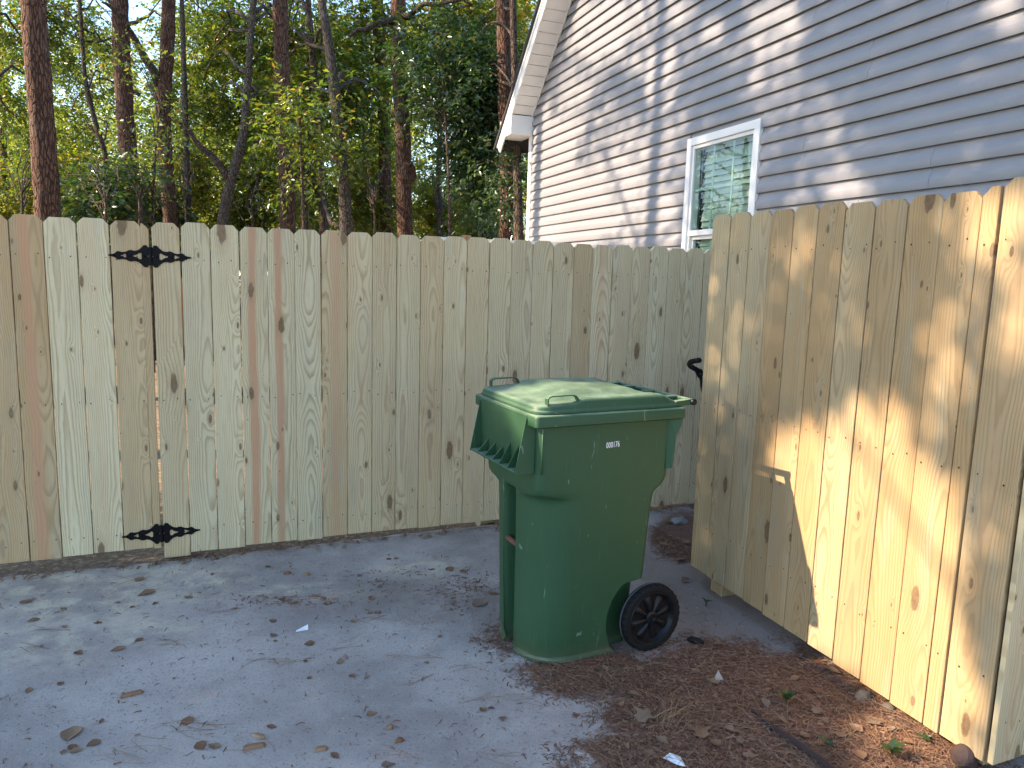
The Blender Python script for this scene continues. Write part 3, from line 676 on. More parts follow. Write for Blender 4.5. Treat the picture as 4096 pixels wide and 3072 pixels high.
def rl(u0, u1, v0, v1, r, z): return [(u, v, z) for u, v in rrect(u0, u1, v0, v1, r)]
rim = MB(); rim.add(*loft([rl(.028, .682, .034, VW - .034, .03, 1.028), rl(.006, .702, .005, VW - .005, .018, 1.020), rl(.001, .706, .0, VW, .016, 1.024), rl(0, .706, 0, VW, .016, 1.058), rl(.003, .703, .003, VW - .003, .015, 1.065), rl(.008, .698, .008, VW - .008, .014, 1.0675), rl(.05, .66, .05, VW - .05, .01, 1.068)]))
ro = rim.build('rim', M_bin, bin_); autosmooth(ro, 50)
# front lip: panel, ledge, side cheeks and ribs
lip = bpy.data.objects.new('front_lip', None); C.objects.link(lip); lip.parent = bin_
LV0, LV1 = .075, VW - .075; zt, zbm = 1.021, .842
mb = MB(); mb.add([(-.003, LV0, 1.060), (-.003, LV1, 1.060), (.010, LV1, zbm), (.010, LV0, zbm), (.010, LV0, 1.060), (.010, LV1, 1.060), (.018, LV1, zbm), (.018, LV0, zbm)], [(0, 1, 2, 3), (7, 6, 5, 4), (0, 4, 5, 1), (3, 2, 6, 7), (0, 3, 7, 4), (1, 5, 6, 2)]); mb.build('lip_panel', M_bin, lip, bevel=.002)
mb = MB(); mb.box(-.046, .034, LV0 - .001, LV1 + .001, zbm - .010, zbm - .003); mb.build('lip_ledge', M_bin, lip, bevel=.002)
for v in (LV0 - .003, LV1 - .001):
    mb = MB(); mb.add([(-.004, v, zt + .03), (.036, v, zt + .03), (.036, v, zbm - .012), (-.048, v, zbm - .012), (-.004, v + .004, zt + .03), (.036, v + .004, zt + .03), (.036, v + .004, zbm - .012), (-.048, v + .004, zbm - .012)], [(0, 1, 2, 3), (7, 6, 5, 4), (0, 4, 5, 1), (1, 5, 6, 2), (2, 6, 7, 3), (3, 7, 4, 0)]); mb.build('lip_cheek', M_bin, lip)
for k in range(1, 6):
    v = LV0 + (LV1 - LV0) * k / 6; h_ = .050 if k in (3, 4, 5) else .085
    mb = MB(); mb.add([(.006, v, zbm + h_), (.012, v, zbm - .004), (-.045, v, zbm - .004), (.006, v + .004, zbm + h_), (.012, v + .004, zbm - .004), (-.045, v + .004, zbm - .004)], [(0, 1, 2), (5, 4, 3), (0, 2, 5, 3), (1, 4, 5, 2), (0, 3, 4, 1)]); mb.build('lip_rib', M_bin, lip)
# vertical corner bead on the near side and rear skirt corners
mb = MB(); mb.tube([(.052, .040, 1.018), (.052, .0405, .83)], .004, 8); mb.build('corner_bead', M_bin, bin_, smooth=True)
for vv_ in (.010, VW - .034):
    mb = MB(); mb.add([(.640, vv_ + .026, 1.022), (.700, vv_ + .0, 1.022), (.690, vv_, .985), (.672, vv_ + .004, .95), (.664, vv_ + .01, .81), (.645, vv_ + .03, .80),
                       (.640, vv_ + .034, 1.022), (.700, vv_ + .012, 1.022), (.690, vv_ + .012, .985), (.676, vv_ + .014, .95), (.668, vv_ + .018, .81), (.645, vv_ + .038, .80)],
           [(0, 1, 2, 3, 4, 5), (11, 10, 9, 8, 7, 6)] + [(k, k + 6, (k + 1) % 6 + 6, (k + 1) % 6) for k in range(6)])
    mb.build('rear_skirt', M_bin, bin_, bevel=.002)
# lid
def sst(x, a, b): 
    t = min(1, max(0, (x - a) / (b - a))); return t * t * (3 - 2 * t)
def lid_h(u, v):
    vm = min(v, VW - v)
    h = 1.103 + .006 * sst(u, .02, .2)
    sh = sst(u, .185, .215) * (1 - sst(u, .585, .66)) ; h += .016 * sh * (1 - sst(vm, .06, .075) * .35)
    pl = sst(vm, .085, .135) * sst(u, .050, .215) * (1 - sst(u, .500, .585) * .80)
    h += (.024 - .004 * sst(u, .3, .55)) * pl
    grv = sst(u, .50, .56) * (1 - sst(u, .66, .68)) * sst(vm, .11, .13) ; h -= .010 * grv
    h -= .020 * sst(u, .60, .69)
    return h
LU0, LU1, LV_0, LV_1 = .008, .704, .012, VW - .012
loops = []
loops.append(rl(LU0 + .006, LU1 - .006, LV_0 + .006, LV_1 - .006, .050, 1.0685))
loops.append(rl(LU0, LU1, LV_0, LV_1, .055, 1.0710)); loops.append(rl(LU0 + .001, LU1, LV_0 + .001, LV_1 - .001, .055, 1.0795)); loops.append(rl(LU0 + .004, LU1 - .003, LV_0 + .004, LV_1 - .004, .054, 1.0815))
def ring(ins, drop):
    P = rrect(LU0 + ins, LU1 - ins, LV_0 + ins, LV_1 - ins, max(.056 - ins * .8, .006), 6)
    # add points along the long sides for detail
    out = []
    n = len(P)
    for k in range(n):
        out.append(P[k])
    return out, drop
def dense(P, n=112):
    pts = [Vector((p[0], p[1])) for p in P]; L = [0]
    for k in range(len(pts)): L.append(L[-1] + (pts[(k + 1) % len(pts)] - pts[k]).length)
    out = []
    for q in range(n):
        t = L[-1] * q / n; k = max(i for i in range(len(L)) if L[i] <= t + 1e-9); k = min(k, len(pts) - 1)
        f = (t - L[k]) / max(L[k + 1] - L[k], 1e-9); p = pts[k].lerp(pts[(k + 1) % len(pts)], f); out.append((p.x, p.y))
    return out
lo = []
for l in loops: 
    z = l[0][2]; lo.append([(u, v, z) for u, v in dense([(p[0], p[1]) for p in l])])
for ins, top in ((.006, .35), (.009, .65), (.014, .86), (.020, .96), (.028, 1.0), (.038, 1), (.05, 1), (.065, 1), (.08, 1), (.095, 1), (.11, 1), (.125, 1), (.14, 1), (.155, 1), (.17, 1), (.19, 1), (.21, 1), (.23, 1), (.25, 1), (.268, 1)):
    P, _ = ring(ins, top); lo.append([(u, v, 1.0815 + (lid_h(u, v) - 1.0815) * top) for u, v in dense(P)])
mb = MB(); mb.add(*loft(lo, True, True)); ld = mb.build('lid', M_bin, bin_); autosmooth(ld, 50)
for v in (.036, VW - .036):                                     # lift handles
    mb = MB(); P = [(.062, 1.098), (.062, 1.126), (.068, 1.133), (.078, 1.136), (.165, 1.138), (.182, 1.135), (.192, 1.126), (.196, 1.112)]
    for (ua, za), (ub_, zb2) in zip(P[:-1], P[1:]):
        d = Vector((ub_ - ua, zb2 - za)).normalized(); nn = Vector((-d.y, d.x)) * .0022
        mb.add([(ua - nn.x, v - .012, za - nn.y), (ub_ - nn.x, v - .012, zb2 - nn.y), (ub_ + nn.x, v - .012, zb2 + nn.y), (ua + nn.x, v - .012, za + nn.y), (ua - nn.x, v + .012, za - nn.y), (ub_ - nn.x, v + .012, zb2 - nn.y), (ub_ + nn.x, v + .012, zb2 + nn.y), (ua + nn.x, v + .012, za + nn.y)],
               [(0, 1, 2, 3), (7, 6, 5, 4), (0, 4, 5, 1), (1, 5, 6, 2), (2, 6, 7, 3), (3, 7, 4, 0)])
    mb.build('lift_handle', M_bin, ld)
for v in (.016, VW - .046):                                     # handle arms
    mb = MB(); mb.add([(.655, v, 1.070), (.742, v, 1.073), (.755, v, 1.085), (.748, v, 1.099), (.66, v, 1.092), (.655, v + .03, 1.070), (.742, v + .03, 1.073), (.755, v + .03, 1.085), (.748, v + .03, 1.099), (.66, v + .03, 1.092)],
                      [(0, 1, 2, 3, 4), (9, 8, 7, 6, 5)] + [(k, k + 5, (k + 1) % 5 + 5, (k + 1) % 5) for k in range(5)]); mb.build('handle_arm', M_bin, bin_, bevel=.003)
mb = MB(); mb.tube([(.750, .018, 1.086), (.750, VW - .018, 1.086)], .0125, 14); hb = mb.build('handle_bar', M_bin, bin_); autosmooth(hb, 50)
for v in (.006, VW - .020):
    mb = MB(); mb.tube([(.750, v, 1.086), (.750, v + .002, 1.086), (.750, v + .014, 1.086)], [.0115, .0135, .0135], 16); o = mb.build('end_cap', M_wheelhub, hb); autosmooth(o, 50)
for v in (.13, .29, .44):
    mb = MB(); mb.box(.690, .752, v - .02, v + .02, 1.078, 1.097); mb.build('hinge_lug', M_bin, bin_, bevel=.003)
mb = MB(); mb.tube([(.068, .205, .475), (.068, VW - .205, .475)], .0125, 12); o = mb.build('grab_bar', M_rust, bin_); autosmooth(o, 50)
mb = MB(); mb.tube([(.612, .06, .1545), (.612, VW - .06, .1545)], .010, 10); mb.build('axle', M_rust, bin_)
# number
fcu = bpy.data.curves.new('number', 'FONT'); fcu.body = '000176'; fcu.size = .0335; fcu.extrude = .0003; fcu.space_character = 1.08; fcu.materials.append(M_num)
fcu.offset = .0002
_t = bpy.data.objects.new('tmp_number', fcu); C.objects.link(_t); _me = bpy.data.meshes.new_from_object(_t.evaluated_get(bpy.context.evaluated_depsgraph_get())); bpy.data.objects.remove(_t)
no = bpy.data.objects.new('number', _me); C.objects.link(no); no.parent = bin_; no.location = (.341, .0372, .914); no.rotation_euler = (math.radians(91.5), math.radians(-2.6), 0); no.scale = (.60, 1, 1)
# wheels
def wheel(vc, sgn):
    root = bpy.data.objects.new('wheel', None); C.objects.link(root); root.parent = bin_; root.location = (.612, vc, .149); root.rotation_euler = (0, 0, 0 if sgn < 0 else math.pi); root.scale = (1.05, 1.0, 1.05)
    n = 64; R0 = .142; P = [(-.022, .112), (-.024, .120), (-.024, .132), (-.020, .139), (-.012, .1415), (.012, .1415), (.020, .139), (.024, .132), (.024, .112)]
    V = []; F = []
    for k in range(n):
        a = 2 * math.pi * k / n; blk = (k % 2 == 0)
        for y, r in P:
            rr = r - (.0045 if (r > .135 and not blk and y < -.008) else 0); V.append((rr * math.cos(a), y, rr * math.sin(a)))
    m = len(P)
    for k in range(n):
        for j in range(m - 1): F.append((k * m + j, k * m + j + 1, ((k + 1) % n) * m + j + 1, ((k + 1) % n) * m + j))
    t = MB(); t.add(V, F); t.build('tyre', M_rubber, root)
    cb = MB(); V = []; F = []
    for k in range(n):
        a = 2 * math.pi * k / n
        for y, r in ((.004, .1418), (.005, .1432), (.010, .1432), (.011, .1418)): V.append((r * math.cos(a), y, r * math.sin(a)))
    for k in range(n):
        for j in range(3): F.append((k * 4 + j, k * 4 + j + 1, ((k + 1) % n) * 4 + j + 1, ((k + 1) % n) * 4 + j))
    cb.add(V, F); cb.build('tread_band', M_chalk, root)
    h = MB()
    def lathe(P, n=48):
        V = [(r * math.cos(2 * math.pi * k / n), y, r * math.sin(2 * math.pi * k / n)) for k in range(n) for y, r in P]; m = len(P)
        F = [(k * m + j, k * m + j + 1, ((k + 1) % n) * m + j + 1, ((k + 1) % n) * m + j) for k in range(n) for j in range(m - 1)]; return V, F
    h.add(*lathe([(.012, .112), (-.020, .113), (-.0235, .110), (-.022, .104), (-.012, .100), (-.002, .094), (.002, .05), (.002, .02)]))
    h.add(*lathe([(.002, .030), (-.014, .028), (-.018, .022), (-.018, .015), (-.012, .012), (-.012, 0)]))
    ho = h.build('rim', M_wheelhub, root); autosmooth(ho, 40)
    for k in range(8):
        a = 2 * math.pi * (k + .3) / 8; sp = MB(); ux, uz = math.cos(a), math.sin(a); tx, tz = -uz, ux; loopsS = []
        for r, wd, y in ((.022, .006, -.012), (.045, .011, -.013), (.07, .017, -.0125), (.088, .020, -.009), (.096, .017, -.004), (.099, .012, .0)):
            loopsS.append([(ux * r + tx * wd * q, yy, uz * r + tz * wd * q) for q, yy in ((-1, .001), (-.75, y * .75), (-.3, y), (.3, y), (.75, y * .75), (1, .001))])
        V = [p for l in loopsS for p in l]; F = [(i * 6 + j, i * 6 + j + 1, (i + 1) * 6 + j + 1, (i + 1) * 6 + j) for i in range(5) for j in range(5)]
        sp.add(V, F); o = sp.build('spoke', M_wheelhub, root, smooth=True)
wheel(.044, -1); wheel(VW - .044, 1)

# ------------------------------------------------------------------ folded mower handle leaning behind the right fence
yh = 4.45
hp = [at_y(*p, yh + .05 * k) for k, p in enumerate([(2797, 1441), (2782, 1443), (2768, 1446), (2760, 1450), (2757, 1457), (2761, 1464), (2770, 1470), (2783, 1477), (2796, 1484)])]
hb0 = at_y(2796, 1484, yh + .4); ft = np.array([1.55, 4.75, .03])
mh = empty('push_handle', tuple(ft), 0, 'black bent handlebar poking out between the two fences', 'handle')
def rel(P): return [tuple(np.asarray(p) - ft) for p in P]
MB().tube(rel(hp), .0165, 10).build('grip', M_rubber, mh, smooth=True)
e = hp[-1]; mb = MB(); mb.tube(rel([e, e + (ft - e) * .10, ft]), .012, 8); mb.build('shaft', M_black, mh, smooth=True)
c0 = e + (ft - e) * .015; mb = MB(); mb.box(-.022, .022, -.02, .02, -.024, .024); o = mb.build('clamp', M_black, mh, bevel=.004); o.location = tuple(c0 - ft); o.rotation_euler = (0, math.radians(-28), 0)
mb = MB(); mb.tube([(0, -.0205, 0), (0, -.024, 0)], .006, 8); o = mb.build('bolt', M_chalk, mh); o.location = tuple(c0 - ft)
mb = MB(); mb.tube(rel([e + (ft - e) * .085, e + (ft - e) * .25]), .024, 4); mb.build('battery_box', M_wheelhub, mh)

# ------------------------------------------------------------------ trees
def norm(a): return a / np.maximum(np.linalg.norm(a, axis=-1, keepdims=True), 1e-9)
def leaf_mesh(name, c, d, nrm, L, Wd, mat, parent):
    n = len(c); d = norm(d); sd = norm(np.cross(d, nrm)); nn = np.cross(sd, d)
    L = L[:, None]; Wd = Wd[:, None]
    V = np.empty((n, 4, 3)); V[:, 0] = c; V[:, 1] = c + d * L * .5 + sd * Wd * .5 + nn * Wd * .18
    V[:, 2] = c + d * L - nn * L * .06; V[:, 3] = c + d * L * .5 - sd * Wd * .5 + nn * Wd * .18
    b = 4 * np.arange(n)[:, None]; F = np.concatenate([b + [0, 1, 2], b + [0, 2, 3]], 1).reshape(-1, 3)
    me = bpy.data.meshes.new(name); me.vertices.add(4 * n); me.vertices.foreach_set('co', V.ravel().astype(np.float32))
    me.loops.add(F.size); me.loops.foreach_set('vertex_index', F.ravel().astype(np.int32))
    me.polygons.add(len(F)); me.polygons.foreach_set('loop_start', (3 * np.arange(len(F))).astype(np.int32))
    me.update(calc_edges=True); me.validate()
    return link(name, me, mat, parent)
def twig_leaves(cen, out, per, L, tl):
    """leaves strung along short twigs that start at cen and head roughly along out"""
    n = len(cen); d = norm(out * .7 + rng.standard_normal((n, 3)) * .6 + np.array([0, 0, -.12])); ln = rng.uniform(.6, 1.2, n) * tl
    t = (np.arange(per) + .5) / per
    P = cen[:, None] + d[:, None] * (ln[:, None] * t)[..., None] + np.array([0, 0, -1.0]) * ((t ** 2)[None, :, None] * ln[:, None, None] * .22)
    sd = norm(np.cross(d, np.array([0, 0, 1.0])) + 1e-4); sg = np.where(np.arange(per) % 2 == 0, 1, -1)
    D = d[:, None] * .55 + sd[:, None] * sg[None, :, None] * .8 + rng.standard_normal((n, per, 3)) * .38 + np.array([0, 0, -.22])
    N = np.array([0, 0, 1.0]) + rng.standard_normal((n, per, 3)) * .55
    m = n * per; Ls = L * rng.uniform(.6, 1.25, m)
    return P.reshape(m, 3) + rng.standard_normal((m, 3)) * .012, D.reshape(m, 3), N.reshape(m, 3), Ls, Ls * rng.uniform(.36, .55, m)
def ellipsoid(n, c, r, bias=2.0):
    u = norm(rng.standard_normal((n, 3))); k = rng.uniform(0, 1, n) ** (1 / bias)
    return np.asarray(c) + u * k[:, None] * np.asarray(r), u
def trunk_mesh(name, pts, rad, mat, parent, n=14, rough=.05, flare=True):
    P = np.asarray(pts, float); t = np.r_[0, np.cumsum(np.linalg.norm(np.diff(P, axis=0), axis=1))]
    m = max(6, int(t[-1] / .16)); tt = np.linspace(0, t[-1], m)
    Q = np.stack([np.interp(tt, t, P[:, k]) for k in range(3)], -1); R = np.interp(tt, t, rad)
    for _ in range(3): Q[1:-1] = (Q[:-2] + 2 * Q[1:-1] + Q[2:]) / 4
    if flare: R = R * (1 + .5 * np.exp(-tt / .25))
    mb = MB(); mb.tube([tuple(q) for q in Q], list(R), n)
    me_o = mb.build(name, mat, parent, smooth=True); me = me_o.data
    co = np.empty(len(me.vertices) * 3, np.float32); me.vertices.foreach_get('co', co); co = co.reshape(-1, 3)
    ax = np.repeat(Q, n, 0); off = co - ax; k = 1 + rough * rng.standard_normal(len(co)); co = ax + off * k[:, None]
    me.vertices.foreach_set('co', co.ravel().astype(np.float32)); me.update(); return me_o
def up_from(px, y):                                            # pixel path at one depth -> points from the ground up
    P = [at_y(a, b, y) for a, b in px]; g = float(gh(P[0][0], y)) - .1
    d = (P[1] - P[0]) / (P[1][2] - P[0][2]); base = P[0] + d * (g - P[0][2]) * .6; base[2] = g
    return [base] + P
def limbs(parent, name, segs, mat):
    for a, b_, r0 in segs:
        a = np.asarray(a); b_ = np.asarray(b_); L = np.linalg.norm(b_ - a); n = 7
        t = np.linspace(0, 1, n)[:, None]; Q = a + (b_ - a) * t + rng.standard_normal((n, 3)) * L * .025; Q[0] = a; Q[:, 2] += (np.sin(t[:, 0] * math.pi) * L * .05)
        MB().tube([tuple(q) for q in Q], list(np.linspace(r0, r0 * .3, n)), 7).build(name, mat, parent, smooth=True)
def pine(label, px, y, wpx, wtop=None, top=15.0, crown_n=420):
    pts = up_from(px, y); d = (pts[-1] - pts[-2]) / max(pts[-1][2] - pts[-2][2], .1); tip = pts[-1] + d * (top - pts[-1][2]); tip[:2] = pts[-1][:2] + np.clip(tip[:2] - pts[-1][:2], -1.5, 1.5)
    dist = float((pts[1] - np.array([0, 0, CAMH])) @ _fw); r = wpx / 2 / FPX * dist; pts = pts + [tip]
    rad = list(np.linspace(r * 1.06, r * .92, len(pts) - 1)) + [r * .25]
    root = empty('pine_tree', tuple(pts[0]), 0, label, 'tree', 'pines behind the back fence')
    rel_ = [p - pts[0] for p in pts]; trunk_mesh('trunk', rel_, rad, M_pine, root)
    cs = []; us = []
    for k in range(crown_n // 14):
        zc = rng.uniform(top - 5.5, top - .2); a = rng.uniform(0, 2 * math.pi); rr = (top + .8 - zc) * .42 * rng.uniform(.4, 1)
        cx = np.interp(zc, [p[2] for p in pts], [p[0] for p in pts]); cy = np.interp(zc, [p[2] for p in pts], [p[1] for p in pts])
        q = np.array([cx + math.cos(a) * rr, cy + math.sin(a) * rr, zc]); cc, uu_ = ellipsoid(14, q, (.45, .45, .3)); cs.append(cc); us.append(uu_)
    cs = np.concatenate(cs) - pts[0]; us = np.concatenate(us)
    P, D, N, L, Wd = twig_leaves(cs, us, 22, .20, .22); leaf_mesh('crown', P, D + us.repeat(22, 0) * .6, N, L, np.full(len(L), .010), L_need, root)
    return root, pts
P1 = pine('nearest thick pine trunk at the far left above the gate', [(196, 905), (192, 850), (168, 500), (133, 0)], 8.6, 93)
P2 = pine('pine with broken side branches just above the upper strap hinge', [(538, 905), (534, 880), (505, 520), (490, 280), (478, 0)], 12.5, 66)
P3 = pine('pine with a dead grey branch, right of the upper strap hinge', [(686, 905), (683, 880), (655, 560), (650, 430), (668, 250), (676, 0)], 13.2, 54)
P5 = pine('straight pine behind the fence boards with the red heartwood stripes', [(1154, 930), (1151, 900), (1145, 600), (1128, 300), (1120, 0)], 12.8, 62)
P8 = pine('pine with a swollen burl low on its trunk, left of the house', [(1620, 940), (1618, 920), (1614, 600), (1600, 330), (1592, 0)], 12.2, 62)
b_ = at_y(1627, 693, 12.15); o = MB()
bb = ellipsoid(60, b_ - P8[1][0], (.17, .15, .20), 60)[0]
bmx = bmesh.new(); [bmx.verts.new(v) for v in bb]; bmesh.ops.convex_hull(bmx, input=bmx.verts); mm = bpy.data.meshes.new('burl'); bmx.to_mesh(mm); bmx.free(); mm.polygons.foreach_set('use_smooth', [True] * len(mm.polygons)); link('burl', mm, M_pine, P8[0])
P9 = pine('slimmer pine just behind the burl pine', [(1548, 930), (1545, 860), (1536, 480), (1512, 50)], 15.5, 50)
P10 = pine('shaded pine close to the white corner of the house', [(2030, 985), (2030, 940), (2026, 600), (2020, 300), (2016, 0)], 10.9, 60, crown_n=280)
pine('far thin pine at the left edge', [(25, 930), (22, 880), (8, 500), (-5, 150)], 17.0, 27)
pine('far slender pine in the gap left of the house', [(1866, 960), (1864, 900), (1860, 700), (1862, 350)], 24.0, 16)
# broken side limbs of the pines
limbs(P3[0], 'branch', [(at_y(640, 345, 13.2) - P3[1][0], at_y(440, 0, 12.6) - P3[1][0], .085), (at_y(560, 380, 13.1) - P3[1][0], at_y(395, 310, 12.7) - P3[1][0], .035)], M_oak)
limbs(P2[0], 'branch', [(at_y(495, 90, 12.5) - P2[1][0], at_y(410, 0, 12) - P2[1][0], .05), (at_y(500, 120, 12.5) - P2[1][0], at_y(640, 50, 12.1) - P2[1][0], .04)], M_oak)
limbs(P8[0], 'branch', [(at_y(1596, 80, 12.2) - P8[1][0], at_y(1395, 150, 11.6) - P8[1][0], .07), (at_y(1600, 60, 12.2) - P8[1][0], at_y(1890, 15, 11.4) - P8[1][0], .05), (at_y(1600, 70, 12.2) - P8[1][0], at_y(1850, 190, 11.5) - P8[1][0], .05)], M_dkbark)

def hardwood(label, path, y, wpx, blobs, lmat, L=.08, per=15, tl=.55, bark=M_oak, top=11.0, group='leafy trees behind the back fence', name='hardwood_tree', limb=True, back=3.8, dens=1.45):
    """blobs: (px, py, rx, ry, depth, twigs) in photo pixels, each turned into a clump at its own depth"""
    pts = up_from(path, y); dist = float((pts[1] - np.array([0, 0, CAMH])) @ _fw); r = max(.02, wpx / 2 / FPX * dist)
    d = (pts[-1] - pts[-2]) / max(pts[-1][2] - pts[-2][2], .1)
    if top and pts[-1][2] < top: pts.append(np.array([*(pts[-1][:2] + np.clip(d[:2] * (top - pts[-1][2]), -1.2, 1.2)), top]))
    root = empty(name, tuple(pts[0]), 0, label, 'shrub' if 'shrub' in name else 'tree', group)
    trunk_mesh('trunk', [p - pts[0] for p in pts], list(np.linspace(r * 1.1, r * .45, len(pts))), bark, root, 12, .03)
    cs = []; us = []; segs = []; zz = [p[2] for p in pts]
    for (bx_, by_, rx, ry, dep, nt) in blobs:
        c = at_y(bx_, by_, dep + back); k = np.linalg.norm(c) / FPX; rr = (rx * k, min(.9, max(.5, (rx + ry) / 2 * k * .7)), ry * k)
        nt = int(nt * dens); nsub = max(5, nt // 11)
        for _ in range(nsub):
            sc_, su = ellipsoid(1, c, rr, 2.4); sub = sc_[0]; q = rng.uniform(.14, .42)
            cc, uu_ = ellipsoid(max(5, nt // nsub), sub, (q, q, q * .7), 1.5)
            cs.append(cc); us.append(norm(uu_ + .5 * su))
            if limb and sub[2] > .8:
                zs = max(.5, min(sub[2] - .35, zz[-1])); a = np.array([np.interp(zs, zz, [p[0] for p in pts]), np.interp(zs, zz, [p[1] for p in pts]), zs])
                if np.linalg.norm(sub - a) > .3: segs.append((a - pts[0], sub - pts[0], min(r * .35, .010 + .006 * np.linalg.norm(sub - a))))
    cs = np.concatenate(cs) - pts[0]; us = np.concatenate(us)
    Pq, D, N, Ls, Wd = twig_leaves(cs, us, per, L * (1.3 if back > 3 else 1), tl); leaf_mesh('crown', Pq, D, N, Ls, Wd, lmat, root)
    mbl = MB()
    for a, b2, r0 in segs[::max(1, len(segs) // 9)]:
        n = 9; t = np.linspace(0, 1, n)[:, None]; Lg = np.linalg.norm(b2 - a); Q = a + (b2 - a) * t + np.cumsum(rng.standard_normal((n, 3)), 0) * Lg * .014 + np.array([0, 0, .12 * Lg]) * np.sin(t * 3.14); Q[0] = a
        mbl.tube([tuple(q) for q in Q], list(np.linspace(r0, r0 * .25, n)), 6)
    if segs: mbl.build('limbs', bark, root, smooth=True)
    return root, pts
# forked tree right of the hinge
H4 = hardwood('forked leaning hardwood with dense dark leaves, between two pines', [(886, 920), (890, 880), (922, 727), (960, 600), (976, 540), (984, 420), (1000, 200)], 12.6, 46,
         [(900, 300, 230, 230, 12.3, 330), (1060, 110, 220, 130, 12.6, 260), (760, 120, 130, 110, 13.2, 70), (930, 640, 90, 80, 12.4, 40), (780, 470, 90, 80, 12.0, 50), (1010, 480, 110, 120, 12.8, 120)], L_mid, .085)
limbs(H4[0], 'fork', [(at_y(922, 727, 12.6) - H4[1][0], at_y(715, 485, 12.3) - H4[1][0], .075)], M_dkbark)
hardwood('smooth grey hardwood with a second thin stem and glossy leaves', [(1390, 945), (1385, 910), (1372, 700), (1338, 362), (1312, 150), (1289, 20)], 11.2, 58,
         [(1180, 560, 130, 250, 10.8, 300), (1360, 290, 170, 150, 10.9, 220), (1430, 500, 110, 130, 11.4, 110), (1230, 250, 130, 180, 11.8, 160), (1470, 90, 200, 100, 11.6, 170), (1290, 820, 80, 80, 11.9, 60)], L_mid, .085)
hardwood('dark slim trunk left of the smooth grey hardwood', [(1297, 940), (1296, 900), (1290, 760), (1262, 400), (1240, 100)], 14.0, 40, [(1280, 180, 160, 150, 14.2, 130), (1100, 260, 130, 140, 14.4, 120), (1290, 620, 120, 130, 14.5, 90)], L_mid, .09, bark=M_dkbark)
hardwood('vine-wrapped trunk in deep shade right beside the house corner', [(2076, 985), (2074, 935), (2070, 700), (2062, 400)], 10.2, 48,
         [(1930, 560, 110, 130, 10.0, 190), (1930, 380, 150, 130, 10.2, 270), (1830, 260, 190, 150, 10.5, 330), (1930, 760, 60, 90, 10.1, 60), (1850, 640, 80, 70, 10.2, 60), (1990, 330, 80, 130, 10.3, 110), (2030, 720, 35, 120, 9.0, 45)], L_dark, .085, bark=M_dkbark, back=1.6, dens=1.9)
hardwood('tall leafy tree with sunlit yellow-green top left of the roof edge', [(1760, 960), (1758, 900), (1755, 700), (1765, 300)], 15.5, 30,
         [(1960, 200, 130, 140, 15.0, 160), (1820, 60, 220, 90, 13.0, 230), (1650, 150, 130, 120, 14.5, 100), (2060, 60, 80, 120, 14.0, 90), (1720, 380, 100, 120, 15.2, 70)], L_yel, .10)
hardwood('thin leaning sapling between the first two pines', [(432, 905), (430, 640), (380, 488), (340, 330), (325, 100)], 14.5, 24,
         [(310, 230, 130, 150, 14.8, 150), (330, 470, 150, 110, 15.0, 170), (420, 130, 110, 110, 14.2, 80), (600, 330, 90, 150, 15, 70), (300, 640, 130, 90, 15.2, 110), (240, 330, 90, 110, 14.4, 60)], L_mid, .075, bark=M_dkbark)
hardwood('thin tree behind the dead-branched pine', [(752, 905), (748, 700), (743, 542), (735, 250), (727, 0)], 14.8, 30,
         [(800, 250, 110, 150, 15.2, 95), (720, 640, 90, 130, 15.0, 80), (830, 90, 130, 90, 15.2, 85)], L_mid, .085)
hardwood('leafy tree at the far left edge, small leaves against the sky', [(-60, 905), (-60, 700), (-40, 300), (-30, 0)], 12.0, 40,
         [(150, 130, 150, 120, 12.4, 150), (40, 260, 110, 170, 11.6, 150), (260, 60, 120, 80, 12.8, 90), (90, 560, 90, 110, 11.8, 100), (30, 80, 90, 60, 12.0, 50), (20, 720, 100, 90, 12.2, 95)], L_mid, .075)
hardwood('thin pale tree between the smooth hardwood and the burl pine', [(1462, 930), (1460, 860), (1455, 600), (1450, 200)], 18.0, 22,
         [(1480, 300, 120, 160, 17.5, 110), (1500, 600, 110, 120, 17.8, 110), (1420, 700, 100, 90, 18.0, 80)], L_yel, .09)
def shrub(label, px, py, y, blobs, lmat, L=.085, per=15, tl=.45, back=4.0):
    return hardwood(label, [(px, py), (px + 3, py - 60), (px - 4, py - 120)], y, 14, blobs, lmat, L, per, tl, M_dkbark, None, 'undergrowth behind the back fence', 'leafy_shrub', True, back, 1.5)
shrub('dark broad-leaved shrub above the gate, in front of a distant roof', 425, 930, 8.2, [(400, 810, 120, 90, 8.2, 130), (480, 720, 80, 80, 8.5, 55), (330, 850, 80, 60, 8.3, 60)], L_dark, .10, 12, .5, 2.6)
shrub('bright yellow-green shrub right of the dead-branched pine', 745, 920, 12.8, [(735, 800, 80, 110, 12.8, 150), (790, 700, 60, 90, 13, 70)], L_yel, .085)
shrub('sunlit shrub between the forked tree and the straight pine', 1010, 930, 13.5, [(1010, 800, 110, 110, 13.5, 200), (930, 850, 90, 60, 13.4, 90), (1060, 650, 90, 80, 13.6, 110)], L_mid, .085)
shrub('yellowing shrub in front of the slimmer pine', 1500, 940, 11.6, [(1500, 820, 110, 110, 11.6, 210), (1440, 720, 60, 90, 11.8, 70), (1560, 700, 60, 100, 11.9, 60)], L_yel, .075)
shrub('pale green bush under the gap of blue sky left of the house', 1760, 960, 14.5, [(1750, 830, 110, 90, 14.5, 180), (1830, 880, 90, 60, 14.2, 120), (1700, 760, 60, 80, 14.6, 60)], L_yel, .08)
shrub('sunlit bush low at the foot of the shaded pine', 1930, 975, 12.0, [(1930, 880, 70, 70, 12.0, 120), (1960, 930, 60, 40, 11.8, 70)], L_mid, .075)
